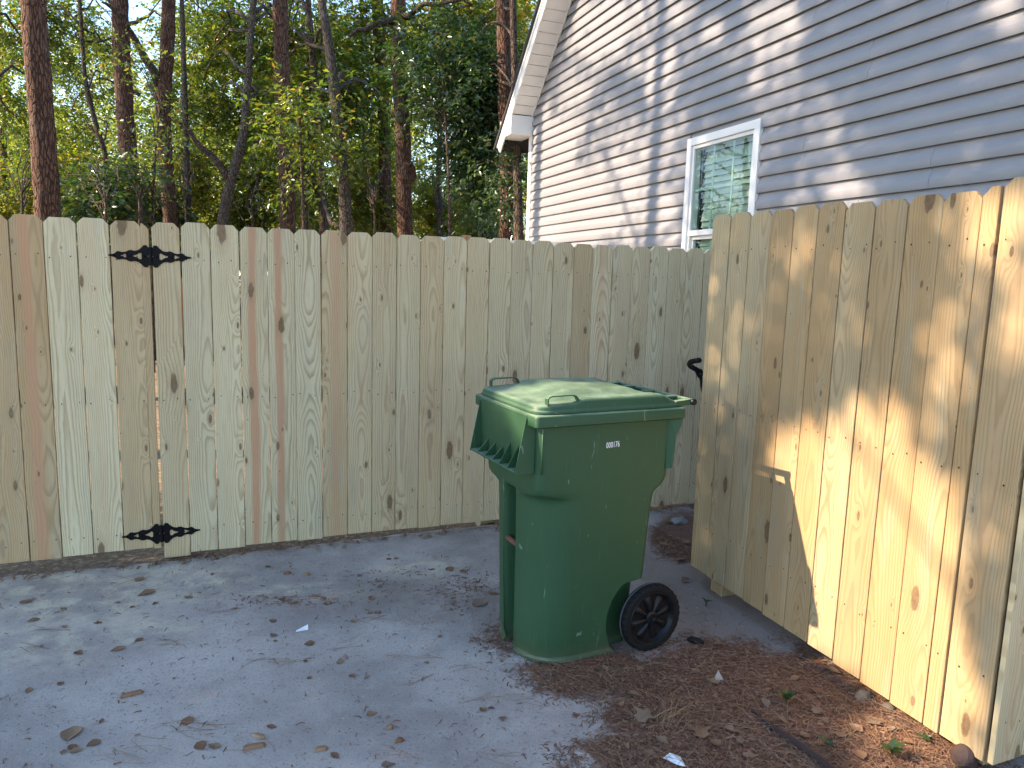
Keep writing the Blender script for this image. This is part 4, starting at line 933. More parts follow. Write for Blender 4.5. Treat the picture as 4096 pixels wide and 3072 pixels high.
shrub('bright low bush at the left edge behind the gate', 90, 900, 13.0, [(70, 800, 110, 80, 13.0, 170), (250, 760, 90, 110, 13.6, 150), (150, 690, 90, 60, 14, 60)], L_yel, .085)
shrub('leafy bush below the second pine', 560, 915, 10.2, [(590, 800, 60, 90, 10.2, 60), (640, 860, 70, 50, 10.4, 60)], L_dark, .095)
shrub('grey-green bush between straight pine and smooth hardwood', 1230, 930, 13.0, [(1225, 840, 70, 80, 13.0, 120), (1200, 740, 60, 60, 13.2, 60)], L_mid, .08)
hardwood('sparse glossy sapling whose sprays cross the straight pine', [(1215, 930), (1213, 850), (1205, 600), (1190, 350)], 10.6, 16, [(1170, 620, 80, 190, 10.6, 100), (1260, 420, 70, 80, 10.7, 40), (1330, 650, 50, 70, 10.9, 22)], L_mid, .095, per=11, bark=M_dkbark, top=None, back=0, dens=1.0)
hardwood('slim evergreen sapling with dark sprays left of the roof edge', [(1800, 960), (1798, 850), (1790, 600), (1770, 300)], 10.9, 16, [(1780, 300, 120, 150, 10.9, 150), (1700, 180, 90, 80, 11.0, 60), (1640, 430, 60, 80, 10.9, 24)], L_dark, .09, per=11, bark=M_dkbark, top=None, back=0, dens=1.0)
hardwood('thin sapling with a few sprays across the dead-branched pine', [(610, 915), (612, 800), (622, 600), (640, 420)], 11.0, 12, [(640, 470, 60, 60, 11.0, 26), (520, 250, 60, 80, 11.2, 18), (600, 640, 40, 60, 11.0, 12)], L_mid, .085, per=11, bark=M_dkbark, top=None, back=0, dens=1.0)
# the far wood reads as one mass
fx = []; fu = []
for k in range(760):
    yy = rng.uniform(20, 38); px_ = rng.uniform(-250, 2150); py_ = 990 - 870 * rng.uniform(0, 1) ** 1.25
    gap = 0
    for c, r in (((1800, 560), (110, 170)), ((600, 250), (70, 100)), ((420, 60), (70, 60)), ((1400, 600), (50, 100)), ((980, 380), (60, 90)), ((760, 560), (40, 60))):
        if ell(px_, py_, c, r) < 1.1: gap = 1
    if gap or (py_ < 420 and rng.uniform() < .5) or (py_ < 650 and rng.uniform() < .15): continue
    c = at_y(px_, py_, yy); cc, uu_ = ellipsoid(44, c, (1.3, 1.0, .95), 1.5); fx.append(cc); fu.append(uu_)
for k in range(140):                                            # below sight of the fence top it closes to the ground
    yy = rng.uniform(20, 38); xx = rng.uniform(-32, 3); cc, uu_ = ellipsoid(26, (xx, yy, rng.uniform(.4, 3)), (1.5, 1.0, 1.0), 1.5); fx.append(cc); fu.append(uu_)
fx = np.concatenate(fx); fu = np.concatenate(fu)
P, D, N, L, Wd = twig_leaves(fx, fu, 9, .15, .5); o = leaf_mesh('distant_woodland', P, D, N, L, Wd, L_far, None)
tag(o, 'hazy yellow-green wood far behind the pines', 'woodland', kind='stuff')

# ------------------------------------------------------------------ shade trees left of the frame; where the photo shows sun their crowns have gaps
LIT_H = [((2230, 830), (240, 190), 1), ((2190, 600), (130, 160), .95), ((2300, 400), (70, 190), .75), ((2400, 110), (140, 150), .9), ((2640, 50), (170, 90), .7), ((2655, 320), (70, 180), .85), ((2470, 790), (160, 180), .75),
         ((2665, 880), (65, 130), .9), ((2590, 610), (130, 120), .65), ((2540, 190), (150, 100), .6), ((3100, 110), (150, 150), .7), ((3120, 340), (120, 200), .6), ((3320, 600), (140, 210), .55), ((3400, 770), (110, 80), .8),
         ((3240, 450), (130, 120), .5), ((4050, 50), (120, 95), .85), ((2860, 140), (55, 85), .8), ((2470, 540), (110, 150), .55), ((3200, 780), (90, 80), .5), ((2330, 280), (80, 110), .6), ((2740, 560), (60, 140), .45), ((2150, 900), (60, 500), 1), ((2990, 220), (90, 150), .4), ((2760, 250), (70, 140), .4)]
LIT_B = [((3230, 1760), (110, 120), .9), ((3300, 2150), (110, 450), 1), ((3160, 2150), (150, 340), 1), ((3420, 2600), (260, 340), 1), ((3640, 2650), (260, 450), 1), ((3500, 2200), (200, 450), .97), ((3500, 1800), (200, 260), .88), ((3720, 2250), (180, 460), 1),
         ((4000, 900), (160, 160), 1), ((4040, 1200), (90, 280), .85), ((2960, 1290), (70, 90), .5), ((2890, 1450), (70, 120), .5), ((3840, 2800), (110, 340), 1), ((3800, 1500), (120, 300), .7), ((3350, 1500), (90, 90), .3)]
LIT_G = [((3600, 2950), (280, 160), .85), ((3220, 2850), (120, 70), .4), ((560, 2200), (160, 40), 1), ((1220, 2390), (230, 18), .35), ((150, 2330), (160, 30), .35)]
def sun_hits(P, P0, n):
    t = ((P0 - P) @ n) / (SUND @ n); return P + SUND * t[:, None], t
def lit_amount(P):
    amt = np.zeros(len(P)); used = np.zeros(len(P), bool)
    def apply(Q, ok, L, floor=0.0):
        px, py, zz = pix(Q); a = np.full(len(Q), floor)
        for c, r, s_ in L:
            e_ = ell(px, py, c, r); a = np.maximum(a, s_ * np.clip((1.25 - e_) / .5, 0, 1))
        a[zz < .3] = 0
        np.copyto(amt, np.maximum(amt, a), where=ok)
        used[:] |= ok
    Q, t = sun_hits(P, np.array([0, 0, .02]), np.array([0, 0, 1.0])); apply(Q, (t > 0) & (Q[:, 0] < 1.7) & (Q[:, 0] > -4) & (Q[:, 1] > .3) & (Q[:, 1] < 6), LIT_G)
    Q, t = sun_hits(P, PB, nB); s_ = (Q - PB) @ dB; okB = (t > 0) & (s_ > -.05) & (s_ < 1.75) & (Q[:, 2] > 0) & (Q[:, 2] < 1.95); apply(Q, okB, LIT_B, .28)
    Q, t = sun_hits(P, PH, nH); s_ = (Q - PH) @ dH; okH = (t > 0) & (s_ > -.6) & (s_ < 7.5) & (Q[:, 2] > 1.3) & (Q[:, 2] < 6) & ~okB; apply(Q, okH, LIT_H, .22)
    return amt
def shade_tree(label, base, top, clumps, n, r0, LL=.10):
    root = empty('shade_oak', base, 0, label, 'tree', 'oaks standing left of the view')
    bz = np.array(base); tp = np.array([base[0] + .4, base[1] + .2, top])
    trunk_mesh('trunk', [np.zeros(3), np.array([.05, .05, top * .4]), tp - bz], [r0, r0 * .8, r0 * .3], M_oak, root)
    cs = []; us = []; mbl = MB()
    for (c, r) in clumps:
        cc, uu_ = ellipsoid(n, c, r, 2.2); cs.append(cc); us.append(uu_)
        zs = min(max(1.8, c[2] - 1.5), top); a = bz + (tp - bz) * (zs / top); mbl.tube([tuple(a - bz), tuple((a * .5 + np.array(c) * .5) - bz + np.array([0, 0, .2])), tuple(np.array(c) - bz)], [.035, .02, .008], 6)
    cs = np.concatenate(cs); us = np.concatenate(us)
    P, D, N, L, Wd = twig_leaves(cs, us, 12, LL, .45 * LL / .1)
    keep = rng.uniform(0, 1, len(P)) < np.clip(1 - lit_amount(P) * 1.02, 0, 1) ** 2.0
    leaf_mesh('crown', (P - bz)[keep], D[keep], N[keep], L[keep], Wd[keep] * 1.25, L_mid, root); mbl.build('limbs', M_oak, root, smooth=True)
def along(T, dist): return tuple(np.asarray(T) - SUND * dist)
# crowns are centred on the sun paths of the house wall, the right fence and the pad
def hpt(s, z): return PH + dH * s + np.array([0, 0, z])
shade_tree('spreading oak left of the view, shading the house wall', (-8.6, 5.2, -.1), 11.0, [(along(hpt(3.0, 3.2), 12.0), (1.2, 2.6, 1.9)), (along(hpt(5.0, 2.9), 12.5), (1.2, 2.2, 2.0)), (along(hpt(1.2, 3.6), 11.0), (1.2, 2.0, 1.8)), (along(hpt(6.3, 2.8), 11.5), (1.1, 1.6, 1.8)), (along(hpt(2.2, 4.6), 12.5), (1.2, 2.2, 1.6)), (along(hpt(4.6, 4.4), 12.0), (1.2, 2.2, 1.8)), (along(hpt(6.0, 4.0), 12.5), (1.2, 2.0, 2.0)), (along(hpt(4.8, 2.4), 11.0), (1.1, 2.0, 1.4))], 760, .22)
shade_tree('second oak left of the view, shading the pad and right fence', (-7.4, -1.2, -.1), 9.5, [(along((1.3, 2.9, 1.1), 9.5), (1.1, 1.5, 1.6)), (along((.3, 2.8, .2), 9.0), (1.2, 1.7, 1.4)), (along((-1.0, 2.6, 0), 9.0), (1.2, 1.8, 1.5)), (along((1.4, 2.4, 2.2), 10.0), (1.1, 1.5, 1.3)), (along((-2.4, 2.6, 0), 8.0), (1.2, 1.8, 1.5)), (along((.2, 2.2, 0), 9.5), (1.1, 1.8, 1.4)), (along((-1.6, 1.8, 0), 8.5), (1.1, 1.8, 1.4)), (along((1.3, 2.9, 1.6), 9.0), (1.0, 1.3, 1.0))], 720, .20)
shade_tree('third oak left of the view, nearer the gate', (-6.6, 3.2, -.1), 7.5, [(along((-1.2, 4.0, 0), 6.6), (1.2, 1.5, 1.4)), (along((.2, 4.3, .1), 7.5), (1.2, 1.5, 1.4)), (along((-2.6, 3.4, 0), 5.6), (1.1, 1.3, 1.2)), (along((.9, 3.9, .9), 8.5), (1.0, 1.2, 1.3))], 620, .17)

def ft_(x, y, z): return (x, y, z)
shade_tree('tall oak far left of the view, shading the pine wood', (-20.5, 9.5, -.1), 16.0, [(along(ft_(-6.5, 12, 4.5), 14), (1.6, 2.2, 1.8)), (along(ft_(-4, 13, 5.5), 16), (1.6, 2.2, 1.8)), (along(ft_(-5, 14.5, 3.8), 16), (1.6, 2.2, 1.5)), (along(ft_(-7.5, 14, 6.5), 14), (1.6, 2.2, 1.8))], 120, .3, .16)
shade_tree('another tall oak far left of the view, shading the hardwoods', (-17.5, 12.5, -.1), 16.5, [(along(ft_(-2, 13.5, 5.0), 17), (1.6, 2.2, 1.8)), (along(ft_(0, 14, 6.0), 19), (1.6, 2.2, 1.8)), (along(ft_(-1, 12.5, 3.6), 18), (1.6, 1.8, 1.4)), (along(ft_(1.0, 11.5, 5.5), 18), (1.6, 2.0, 1.6)), (along(ft_(-3, 16, 6.0), 17), (1.6, 2.2, 1.8))], 120, .3, .16)
# ------------------------------------------------------------------ far buildings
nb = empty('neighbour_house', (-15.0, 27.0, 0), math.radians(14), 'distant house roof glimpsed through leaves above the gate', 'house')
MB().box(-4, 4, -3, 3, -.2, 2.9).build('wall', M_brickwall, nb)
rf = MB(); rf.add([(-4.4, -3.5, 2.8), (4.4, -3.5, 2.8), (4.4, 0, 4.7), (-4.4, 0, 4.7), (4.4, 3.5, 2.8), (-4.4, 3.5, 2.8)], [(0, 1, 2, 3), (3, 2, 4, 5), (0, 3, 5), (1, 4, 2), (0, 5, 4, 1)]); rf.build('roof', M_roof2, nb)
MB().box(-1.2, -.2, -3.05, -2.98, 1.0, 2.2).build('window', M_dark, nb)
shp = at_y(1900, 935, 8.4)
sh = empty('garden_shed', (shp[0], 8.4 + .9, 0), math.radians(18), 'low white-roofed shed peeping over the back fence left of the house', 'shed')
MB().box(-.62, .62, -.7, .7, -.1, shp[2] - .11).build('wall', M_whitewall, sh)
MB().box(-.72, .72, -.82, .82, shp[2] - .105, shp[2] - .05).build('roof', M_white, sh)
pst = at_y(1866, 925, 5.6)
po = MB().box(-.035, .035, -.035, .035, -.1, pst[2] - .03).build('boundary_post', MW, None); po.location = (pst[0], 5.6, 0); po.color = (.9, 1, .45, 1); tag(po, 'reddish post top behind the back fence, left of the house', 'post')
fo = MB().box(-.16, .10, -.01, .01, 1.10, 1.52).build('barrier_panel', M_orange, None); q = at_y(609, 1250, 4.6); fo.location = (q[0] + .2, 4.6, 0); fo.rotation_euler = (0, 0, AA); tag(fo, 'orange panel seen through the slit beside the gate hinge', 'panel')

# ------------------------------------------------------------------ litter
def gpt(px, py):
    p = on_ground(px, py, 0)
    for _ in range(3): p = on_ground(px, py, float(gh(p[0], p[1])))
    return p
def leaf_variant(seed, lobed=False):
    r = random.Random(seed); V = []; F = []; n = 9; curl = r.uniform(.1, .5); bend = r.uniform(-.35, .5); wv = r.uniform(.3, .48)
    for i in range(n):
        t = i / (n - 1); w_ = wv * math.sin(math.pi * min(1, t ** .85)) * (1 - .25 * t)
        if lobed: w_ *= 1 + .45 * math.sin(t * 15)
        if i in (0, n - 1): w_ = .012
        for q in (-1, -.5, 0, .5, 1):
            x = t - .5; yv = q * w_; zc = curl * (q * w_) ** 2 * 2.2 + bend * (t - .5) ** 2 * .8 + .02 * r.uniform(-1, 1) * abs(q) + (.05 * abs(q) * w_)
            V.append((x, yv + .06 * bend * math.sin(t * 5), zc))
    for i in range(n - 1):
        for q in range(4): F.append((i * 5 + q, i * 5 + q + 1, (i + 1) * 5 + q + 1, (i + 1) * 5 + q))
    zm_ = min(v[2] for v in V); V = [(a, b2, c - zm_) for a, b2, c in V]
    me = pymesh('dry_leaf', V, F, True); me.materials.append(M_dry); return me
LV_ = [leaf_variant(k, k % 4 == 3) for k in range(8)]
Z7 = lambda a, b2: (a * .5877, 2200 + b2 * .5877)
Z8 = lambda a, b2: (1200 + a * .5877, 2200 + b2 * .5877)
leaf_px = [(Z7(*p), s_) for p, s_ in [((185, 350), 90), ((230, 480), 85), ((440, 525), 50), ((430, 400), 45), ((1000, 297), 140), ((1280, 322), 75), ((1055, 367), 55), ((900, 390), 40), ((805, 360), 45), ((665, 498), 60), ((535, 705), 75), ((800, 677), 100), ((945, 615), 75), ((415, 912), 55),
           ((835, 792), 35), ((195, 960), 65), ((690, 1170), 60), ((480, 1258), 150), ((637, 1320), 85), ((495, 1350), 70), ((520, 1370), 75), ((430, 1380), 60), ((1275, 1170), 95), ((1365, 1338), 100), ((1460, 1338), 100), ((1850, 1207), 80), ((1855, 485), 65), ((1860, 585), 65), ((1875, 622), 40), ((2105, 640), 80), ((1600, 400), 50), ((1915, 345), 80), ((1825, 115), 60), ((1445, 165), 45), ((1480, 62), 35), ((945, 200), 75), ((285, 655), 40), ((1185, 875), 35), ((2080, 760), 45)]]
leaf_px += [(Z8(*p), s_) for p, s_ in [((405, 178), 45), ((655, 60), 40), ((605, 62), 45), ((900, 135), 45), ((1020, 135), 75), ((1110, 143), 70), ((1110, 198), 80), ((535, 215), 60), ((540, 255), 55), ((485, 330), 80), ((190, 370), 75), ((475, 432), 50), ((530, 425), 65), ((365, 490), 50), ((1030, 408), 40), ((1215, 262), 80), ((1225, 372), 130), ((1320, 300), 80),
            ((1100, 445), 45), ((950, 588), 55), ((275, 760), 80), ((355, 858), 65), ((455, 868), 60), ((65, 872), 45), ((490, 1118), 85), ((1245, 1090), 85), ((1300, 1080), 65), ((1380, 1152), 70), ((1880, 1130), 85), ((240, 1405), 85), ((600, 1465), 95), ((1640, 785), 110), ((2095, 815), 95), ((1905, 925), 90), ((1985, 920), 110), ((2185, 1075), 75), ((700, 165), 40), ((1410, 830), 70), ((860, 770), 45)]]
MUL = [((2535, 2795), 110), ((2485, 2835), 80), ((2575, 2880), 150), ((2690, 2900), 100), ((2650, 2980), 110), ((2800, 2945), 150), ((2860, 2990), 100), ((2920, 2935), 90), ((2945, 2940), 70), ((2960, 2980), 110), ((3060, 2830), 110), ((3270, 2860), 95), ((3300, 2900), 80), ((3490, 2905), 120), ((3560, 2935), 80), ((3420, 2930), 110), ((3220, 2960), 75), ((3000, 3040), 100), ((2830, 2860), 60),
       ((3130, 2900), 80), ((3370, 2960), 90), ((3250, 3030), 80), ((3640, 2990), 90), ((3440, 3040), 100), ((2600, 3030), 90), ((2500, 3000), 70), ((3330, 2700), 110), ((3180, 2730), 90), ((3260, 2780), 80), ((3540, 2860), 70), ((2420, 2690), 80), ((2560, 2690), 70), ((2870, 2590), 80), ((2760, 2540), 75), ((2740, 2330), 80), ((2680, 2100), 70), ((2740, 2180), 90), ((2660, 2190), 80), ((2720, 2250), 70), ((2650, 2060), 60), ((2850, 2740), 90), ((2780, 2700), 70)]
def drop_leaf(px, py, size, label, group):
    p = gpt(px, py); k = np.linalg.norm(p - np.array([0, 0, CAMH])) / FPX; L = size * .47 * k * random.uniform(.95, 1.2)
    L = min(max(L, .018), .085)
    o = bpy.data.objects.new('dry_leaf', LV_[random.randrange(8)]); C.objects.link(o); o.location = (p[0], p[1], p[2] + .0015 + (.016 if group[0] == 'd' else 0))
    o.rotation_euler = (random.uniform(-.16, .16), random.uniform(-.16, .16), random.uniform(0, 6.28)); o.scale = (L, L * random.uniform(.8, 1.2), L * random.uniform(.6, 1.1)); tag(o, label, 'leaf', group)
def leaf_label(px, py, size):
    sz = 'large curled' if size > 95 else ('small' if size < 50 else 'medium')
    if py < 2350: wh = 'close to the back fence'
    elif px < 500: wh = 'at the left of the pad' if py < 2800 else 'in the bottom left corner of the pad'
    elif px < 1150: wh = 'in the middle left of the pad' if py < 2800 else 'at the pad bottom left of centre'
    elif px < 1750: wh = 'in the middle of the pad' if py < 2700 else 'at the bottom centre of the pad'
    else: wh = 'just left of the bin' if py < 2560 else 'in front of the bin'
    return sz + ' dry brown leaf ' + wh
for (p, s_) in leaf_px: drop_leaf(*p, s_, leaf_label(*p, s_), 'fallen leaves on the concrete')
def mulch_label(px, py, size):
    sz = 'large' if size > 100 else ('small' if size < 75 else 'medium')
    if py < 2350: wh = 'in the litter behind the bin'
    elif py < 2620: wh = 'on sand right of the wheel'
    elif px < 2700: wh = 'on mulch in front of the bin' if py < 2850 else 'on mulch at the bottom left of the straw tuft'
    elif px < 3100: wh = 'on mulch around the straw tuft'
    else: wh = 'on mulch along the sunlit fence' if py < 2880 else 'on mulch right of the edging strip'
    return sz + ' dry leaf ' + wh
for (p, s_) in MUL: drop_leaf(*p, s_, mulch_label(*p, s_), 'dry leaves on the mulch')
_same = {}
for o_ in C.objects:
    if o_.name.startswith('dry_leaf'): _same.setdefault(o_['label'], []).append((float(pix(np.array(o_.location))[0]), o_))
ORD = ['', 'second from the left', 'third from the left', 'fourth from the left', 'fifth from the left', 'sixth from the left', 'seventh from the left', 'eighth from the left', 'ninth from the left', 'tenth from the left']
for lb_, L_ in _same.items():
    L_.sort(key=lambda q: q[0])
    if len(L_) > 1:
        for k, (_, o_) in enumerate(L_): o_['label'] = lb_ + ', ' + ('leftmost' if k == 0 else 'rightmost' if k == len(L_) - 1 else ORD[min(k, 9)])
# wood splinters and scraps
for k, (px, py, a, L) in enumerate([(1020, 2990, .3, .075), (1038, 2950, -.5, .05), (1287, 3000, .2, .045), (530, 2780, .5, .08), (1560, 2912, .3, .03), (1600, 2965, .2, .03), (1150, 2295, .3, .04), (1230, 2300, 0, .03)]):
    p = gpt(px, py); mb = MB(); h = .012
    mb.add([(-L / 2, -h, 0), (L / 2 - .008, -h * .8, 0), (L / 2, h * .3, 0), (L / 2 - .012, h, 0), (-L / 2 + .006, h * .9, 0), (-L / 2, -h * .7, .010), (L / 2 - .012, -h * .6, .012), (L / 2 - .004, h * .3, .007), (L / 2 - .014, h * .8, .010), (-L / 2 + .008, h * .7, .009)], [(4, 3, 2, 1, 0), (5, 6, 7, 8, 9)] + [(i, (i + 1) % 5, (i + 1) % 5 + 5, i + 5) for i in range(5)])
    o = mb.build('wood_chip', M_straw, None); o.location = (p[0], p[1], p[2] + .001); o.rotation_euler = (0, 0, a); tag(o, ['largest splintered wood chip at the bottom centre of the pad', 'orange splinter just above the largest wood chip', 'blocky wood chip right of the largest splinter, bottom edge', 'long bark sliver alone on the middle of the pad', 'tiny splinter in the lower right of the open pad', 'tiny splinter nearest the mulch edge on the pad', 'dark wood sliver near the back fence right of the gate', 'short dark sliver beside the longer one near the back fence'][k], 'wood chip', 'wood chips on the concrete')
p = gpt(1210, 2520); o = pymesh('paper_scrap', [(-.03, -.008, .001), (.022, -.014, .003), (.028, .016, .014), (-.002, .012, .006), (-.028, .002, .003)], [(0, 1, 3, 4), (1, 2, 3)]); o = link('paper_scrap', o, M_paper, None, tuple(p), (0, 0, .5)); tag(o, 'white torn paper scrap on the open concrete', 'paper scrap')
p = gpt(2985, 2730 + 120); o = pymesh('paper_scrap', [(-.02, 0, 0), (.026, 0, 0), (.0, .008, .045), (-.012, .02, .0)], [(0, 1, 2), (0, 2, 3), (1, 3, 2)]); o = link('paper_scrap', o, M_grit, None, tuple(gpt(2873, 2735) + np.array([0, 0, .008])), (0, 0, .2)); tag(o, 'pale pointed scrap standing up in the mulch', 'scrap')
p = gpt(2690, 3030 + 20); o = pymesh('paper_scrap', [(-.03, .012, .008), (.0, .02, .016), (.03, .004, .008), (.02, -.05, .010), (.0, -.03, .006)], [(0, 1, 4), (1, 2, 3, 4)]); o = link('paper_scrap', o, M_paper, None, tuple(p + np.array([0, 0, .006])), (0, 0, .3)); tag(o, 'white crumpled scrap in the mulch at the bottom edge', 'paper scrap')
# black plastic foot by the wheel
p = gpt(2780, 2578); mb = MB(); mb.tube([(-.035, 0, .012), (-.02, .002, .016), (.015, .0, .016), (.036, -.006, .010)], [.006, .015, .014, .008], 8); o = mb.build('plastic_foot', M_rubber, None, smooth=True, loc=tuple(p + np.array([0, 0, .004]))); o.rotation_euler = (0, 0, -.3); tag(o, 'small black plastic piece on the ground right of the wheel', 'plastic piece')
# dusty rag by the fence corner
cc = ellipsoid(70, (0, 0, .015), (.085, .05, .035), 3)[0]; cc[:, 2] = np.abs(cc[:, 2]); bmx = bmesh.new(); [bmx.verts.new(v) for v in cc]; bmesh.ops.convex_hull(bmx, input=bmx.verts); mm = bpy.data.meshes.new('rag'); bmx.to_mesh(mm); bmx.free()
q = gpt(2712, 2095); M_rag = mat_plain('rag_cloth', (0.22, 0.23, 0.23), .9, .2, .6, 22, bump=.8); o = link('crumpled_bag', mm, M_rag, None, tuple(q), (0, 0, .4)); tag(o, 'crumpled grey and white bag on the leaf litter behind the bin', 'bag')
# stones
def stone(px, py, r, mat, label, z=0):
    p = gpt(px, py); v = ellipsoid(40, (0, 0, 0), r, 40)[0] * rng.uniform(.85, 1.1, (40, 1)); bmx = bmesh.new(); [bmx.verts.new(a) for a in v]; bmesh.ops.convex_hull(bmx, input=bmx.verts); bmesh.ops.subdivide_edges(bmx, edges=bmx.edges, cuts=1, smooth=.5, fractal=.25, along_normal=.3); mm = bpy.data.meshes.new('stone'); bmx.to_mesh(mm); bmx.free()
    o = link('stone', mm, mat, None, tuple(p + np.array([0, 0, r[2] * .55 + z])), (.1, -.1, rng.uniform(0, 3))); tag(o, label, 'stone'); return o
stone(3452, 2800, (.045, .028, .022), M_stone, 'rough pale stone under the bottom edge of the sunlit fence')
stone(3858, 3062, (.05, .04, .05), M_redstone, 'smooth red-brown stone at the foot of the corner post')
stone(3560, 2845, (.03, .02, .018), M_stone, 'smaller mossy stone beside the rough pale stone')
# edging strip
ep = [gpt(a, b2) for a, b2 in ((2985, 2835), (3040, 2890), (3110, 2950), (3190, 3005), (3290, 3080), (3400, 3170))]
V = []; F = []
for k, q in enumerate(ep):
    h = .012 + .028 * min(1, k / 2.5); V += [(q[0], q[1], 0), (q[0] + .004, q[1] + .003, 0), (q[0] + .004, q[1] + .003, h), (q[0], q[1], h)]
for k in range(len(ep) - 1):
    for j in range(4): F.append((4 * k + j, 4 * k + (j + 1) % 4, 4 * k + 4 + (j + 1) % 4, 4 * k + 4 + j))
F += [(0, 3, 2, 1), tuple(4 * (len(ep) - 1) + j for j in range(4))]
o = link('edging_strip', pymesh('edging_strip', V, F), M_edge); tag(o, 'dark rusty metal edging strip sticking out of the mulch', 'edging')
# seedlings
def seedling(px, py, n, L, label, ht=.05):
    p = gpt(px, py); root = empty('seedling', tuple(p), 0, label, 'seedling')
    MB().tube([(0, 0, 0), (.004, 0, ht * .6), (.0, .003, ht)], [.0025, .002, .0012], 6).build('stem', M_weed, root, smooth=True)
    for k in range(n):
        a = k * 2.4 + random.uniform(-.3, .3); l = L * random.uniform(.6, .9); V = []; F = []
        for i in range(7):
            t = i / 6; w_ = .26 * l * math.sin(math.pi * t ** .8) * (1 + .22 * math.cos(i * 3.1)) + .0008; zc = .5 * l * t * (1 - t * .8)
            V += [(l * t, -w_, zc + .004), (l * t, 0, zc), (l * t, w_, zc + .004)]
        for i in range(6):
            for j in range(2): F.append((3 * i + j, 3 * i + j + 1, 3 * i + 4 + j, 3 * i + 3 + j))
        link('leaf', pymesh('leaf', V, F, True), M_weed, root, (0, 0, ht * (.5 + .5 * k / n)), (0, random.uniform(-.5, -.1), a))
seedling(3142, 2825, 6, .05, 'small green seedling in the mulch, nearest the bin')
seedling(3304, 3010, 3, .05, 'two-leaved seedling beside the metal edging strip')
seedling(3565, 3045, 6, .065, 'largest leafy seedling at the bottom right of the mulch')
seedling(3690, 2972, 4, .04, 'bright seedling close under the sunlit fence', .02)
seedling(2822, 2425, 3, .04, 'small seedling on bare sand right of the wheel', .03)
# straw tuft, chips, needles, grit
def strips(name, P, ang, L, Wd, mat, label, cat, lift=.002, bend=.25, seg=4, rise=.0, pitch=None):
    n = len(P); t = np.linspace(-.5, .5, seg + 1); b2 = rng.uniform(-bend, bend, n)
    if pitch is None: pitch = rng.uniform(-.05, .05, n)
    V = np.empty((n, seg + 1, 2, 3)); d = np.stack([np.cos(ang), np.sin(ang)], -1); nr = np.stack([-d[:, 1], d[:, 0]], -1)
    for k, tk in enumerate(t):
        c = P[:, :2] + d * (L * tk)[:, None] + nr * (b2 * L * (tk * tk * 2 - .25))[:, None]
        z = P[:, 2] + lift + L * pitch * (tk + .5) + rise * L * (1 - (2 * tk) ** 2)
        wk = Wd * (1 - .35 * abs(2 * tk))
        V[:, k, 0, :2] = c + nr * wk[:, None] / 2; V[:, k, 1, :2] = c - nr * wk[:, None] / 2; V[:, k, 0, 2] = z + wk * .25; V[:, k, 1, 2] = z
    m = (seg + 1) * 2; b0 = m * np.arange(n)[:, None]; F = np.concatenate([b0 + [2 * k, 2 * k + 1, 2 * k + 3, 2 * k + 2] for k in range(seg)], 1).reshape(-1, 4)
    me = bpy.data.meshes.new(name); me.vertices.add(n * m); me.vertices.foreach_set('co', V.reshape(-1).astype(np.float32)); me.loops.add(F.size); me.loops.foreach_set('vertex_index', F.ravel().astype(np.int32))
    me.polygons.add(len(F)); me.polygons.foreach_set('loop_start', (4 * np.arange(len(F))).astype(np.int32)); me.update(calc_edges=True)
    o = link(name, me, mat); tag(o, label, cat, kind='stuff'); return o
def scatter(n, thr, key=0, inv=False):
    out = []
    while sum(len(a) for a in out) < n:
        s_ = rng.uniform(-.6, 4.5, 20000); d_ = rng.uniform(.05, 4.2, 20000); x = PA[0] + dA[0] * s_ + nA[0] * d_; y = PA[1] + dA[1] * s_ + nA[1] * d_
        cov = cover_at(x, y)[key]; px, py, zz = pix(np.stack([x, y, x * 0], -1)); ok = (zz > .5) & (px > -100) & (px < 4200) & (py < 3200)
        ok &= ((x - PB[0]) * nB[0] + (y - PB[1]) * nB[1]) > -.25
        pr = np.clip((cov - thr[0]) / (thr[1] - thr[0]), 0, 1); ok &= rng.uniform(0, 1, 20000) < (1 - pr if inv else pr)
        out.append(np.stack([x, y, gh(x, y) + .010 * cover_at(x, y)[0]], -1)[ok])
    return np.concatenate(out)[:n]
P = np.concatenate([scatter(23000, (.25, .95)), scatter(4500, (.02, .5))]); strips('wood_mulch', P, rng.uniform(0, 6.28, len(P)), rng.uniform(.006, .030, len(P)), rng.uniform(.0018, .006, len(P)), M_chip, 'brown shredded mulch spread round the bin and along the right fence', 'mulch', .002, .3, 2, .1)
P = scatter(1500, (.3, .9)); P2_ = scatter(260, (.0, .4), 2); P = np.concatenate([P, P2_]); strips('pine_straw', P, rng.uniform(0, 6.28, len(P)), rng.uniform(.06, .17, len(P)), rng.uniform(.0011, .0018, len(P)), M_straw, 'loose brown pine needles scattered over the mulch and pad', 'pine straw', .006, .3, 5, .06)
s_ = rng.uniform(-.5, 4.6, 3800); d_ = rng.normal(.03, .055, 3800); d_ = np.where(d_ > .16, .02, d_); x = PA[0] + dA[0] * s_ + nA[0] * d_; y = PA[1] + dA[1] * s_ + nA[1] * d_
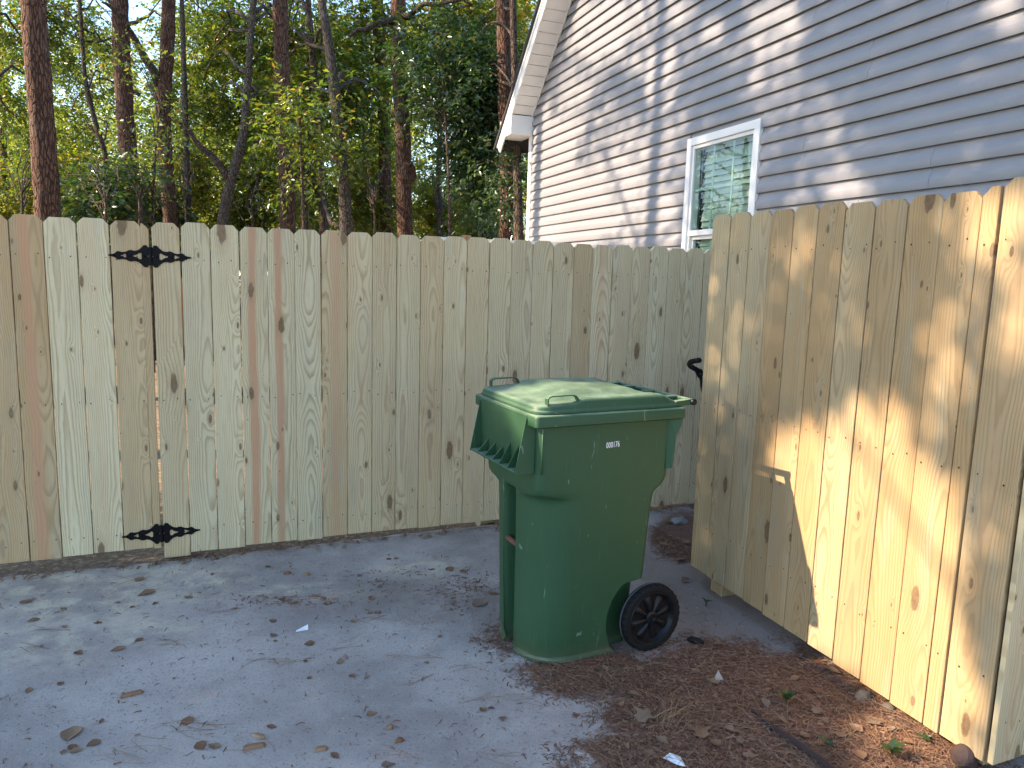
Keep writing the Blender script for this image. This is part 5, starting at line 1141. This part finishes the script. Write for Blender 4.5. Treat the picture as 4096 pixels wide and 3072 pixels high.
strips('leaf_litter', np.stack([x, y, gh(x, y) - np.where(d_ < .05, .022, 0)], -1), rng.uniform(0, 6.28, 3800), rng.uniform(.015, .09, 3800), np.where(rng.uniform(0, 1, 3800) < .12, .014, .0020), M_dry, 'brown needles and leaf bits along the foot of the back fence', 'leaf litter', .006, .35, 3, .1)
P = scatter(8000, (.2, .8), 0, True); strips('grit', P, rng.uniform(0, 6.28, len(P)), rng.uniform(.003, .010, len(P)), rng.uniform(.0018, .0045, len(P)), M_grit, 'fine grit and bark specks strewn over the concrete', 'grit', .0012, .2, 1, .15)
P = scatter(900, (.2, .9), 0, True); strips('bark_crumbs', P, rng.uniform(0, 6.28, len(P)), rng.uniform(.012, .035, len(P)), rng.uniform(.002, .005, len(P)), M_chip, 'small bark crumbs and twig bits on the concrete', 'bark crumbs', .002, .3, 3, .15)
pt = [gpt(*Z7(*p)) for p in ((1000, 1330), (900, 1400), (1250, 1180), (1440, 1190), (1700, 1315), (1330, 1240), (1180, 635), (1530, 420), (860, 205), (210, 660), (340, 540), (1830, 745), (2000, 760))] + [gpt(*Z8(*p)) for p in ((1400, 1410), (640, 1390), (560, 465), (640, 720), (820, 890), (1540, 1045), (1120, 800), (900, 720), (420, 470), (640, 280), (1240, 1010), (330, 640))]
pt = np.repeat(np.array(pt), 3, 0); pt[:, :2] += rng.normal(0, .02, (len(pt), 2)); strips('pine_needles', pt, rng.uniform(-.6, .9, len(pt)), rng.uniform(.10, .20, len(pt)), rng.uniform(.0014, .0024, len(pt)), M_straw, 'long dry pine needles lying singly on the concrete', 'pine needles', .003, .3, 6, .02)
tc_ = gpt(2660, 2900); n = 38; P = np.tile(tc_, (n, 1)) + np.c_[rng.normal(0, .02, (n, 2)), np.zeros(n)]; a = rng.normal(.9, .45, n); L = rng.uniform(.06, .17, n); P[:, 0] += np.cos(a) * L / 2; P[:, 1] += np.sin(a) * L / 2
strips('straw_tuft', P, a, L, rng.uniform(.0014, .0022, n), M_straw, 'pale tuft of dry straw standing in the mulch in front of the bin', 'straw tuft', .01, .35, 6, .18, rng.uniform(.0, .35, n))
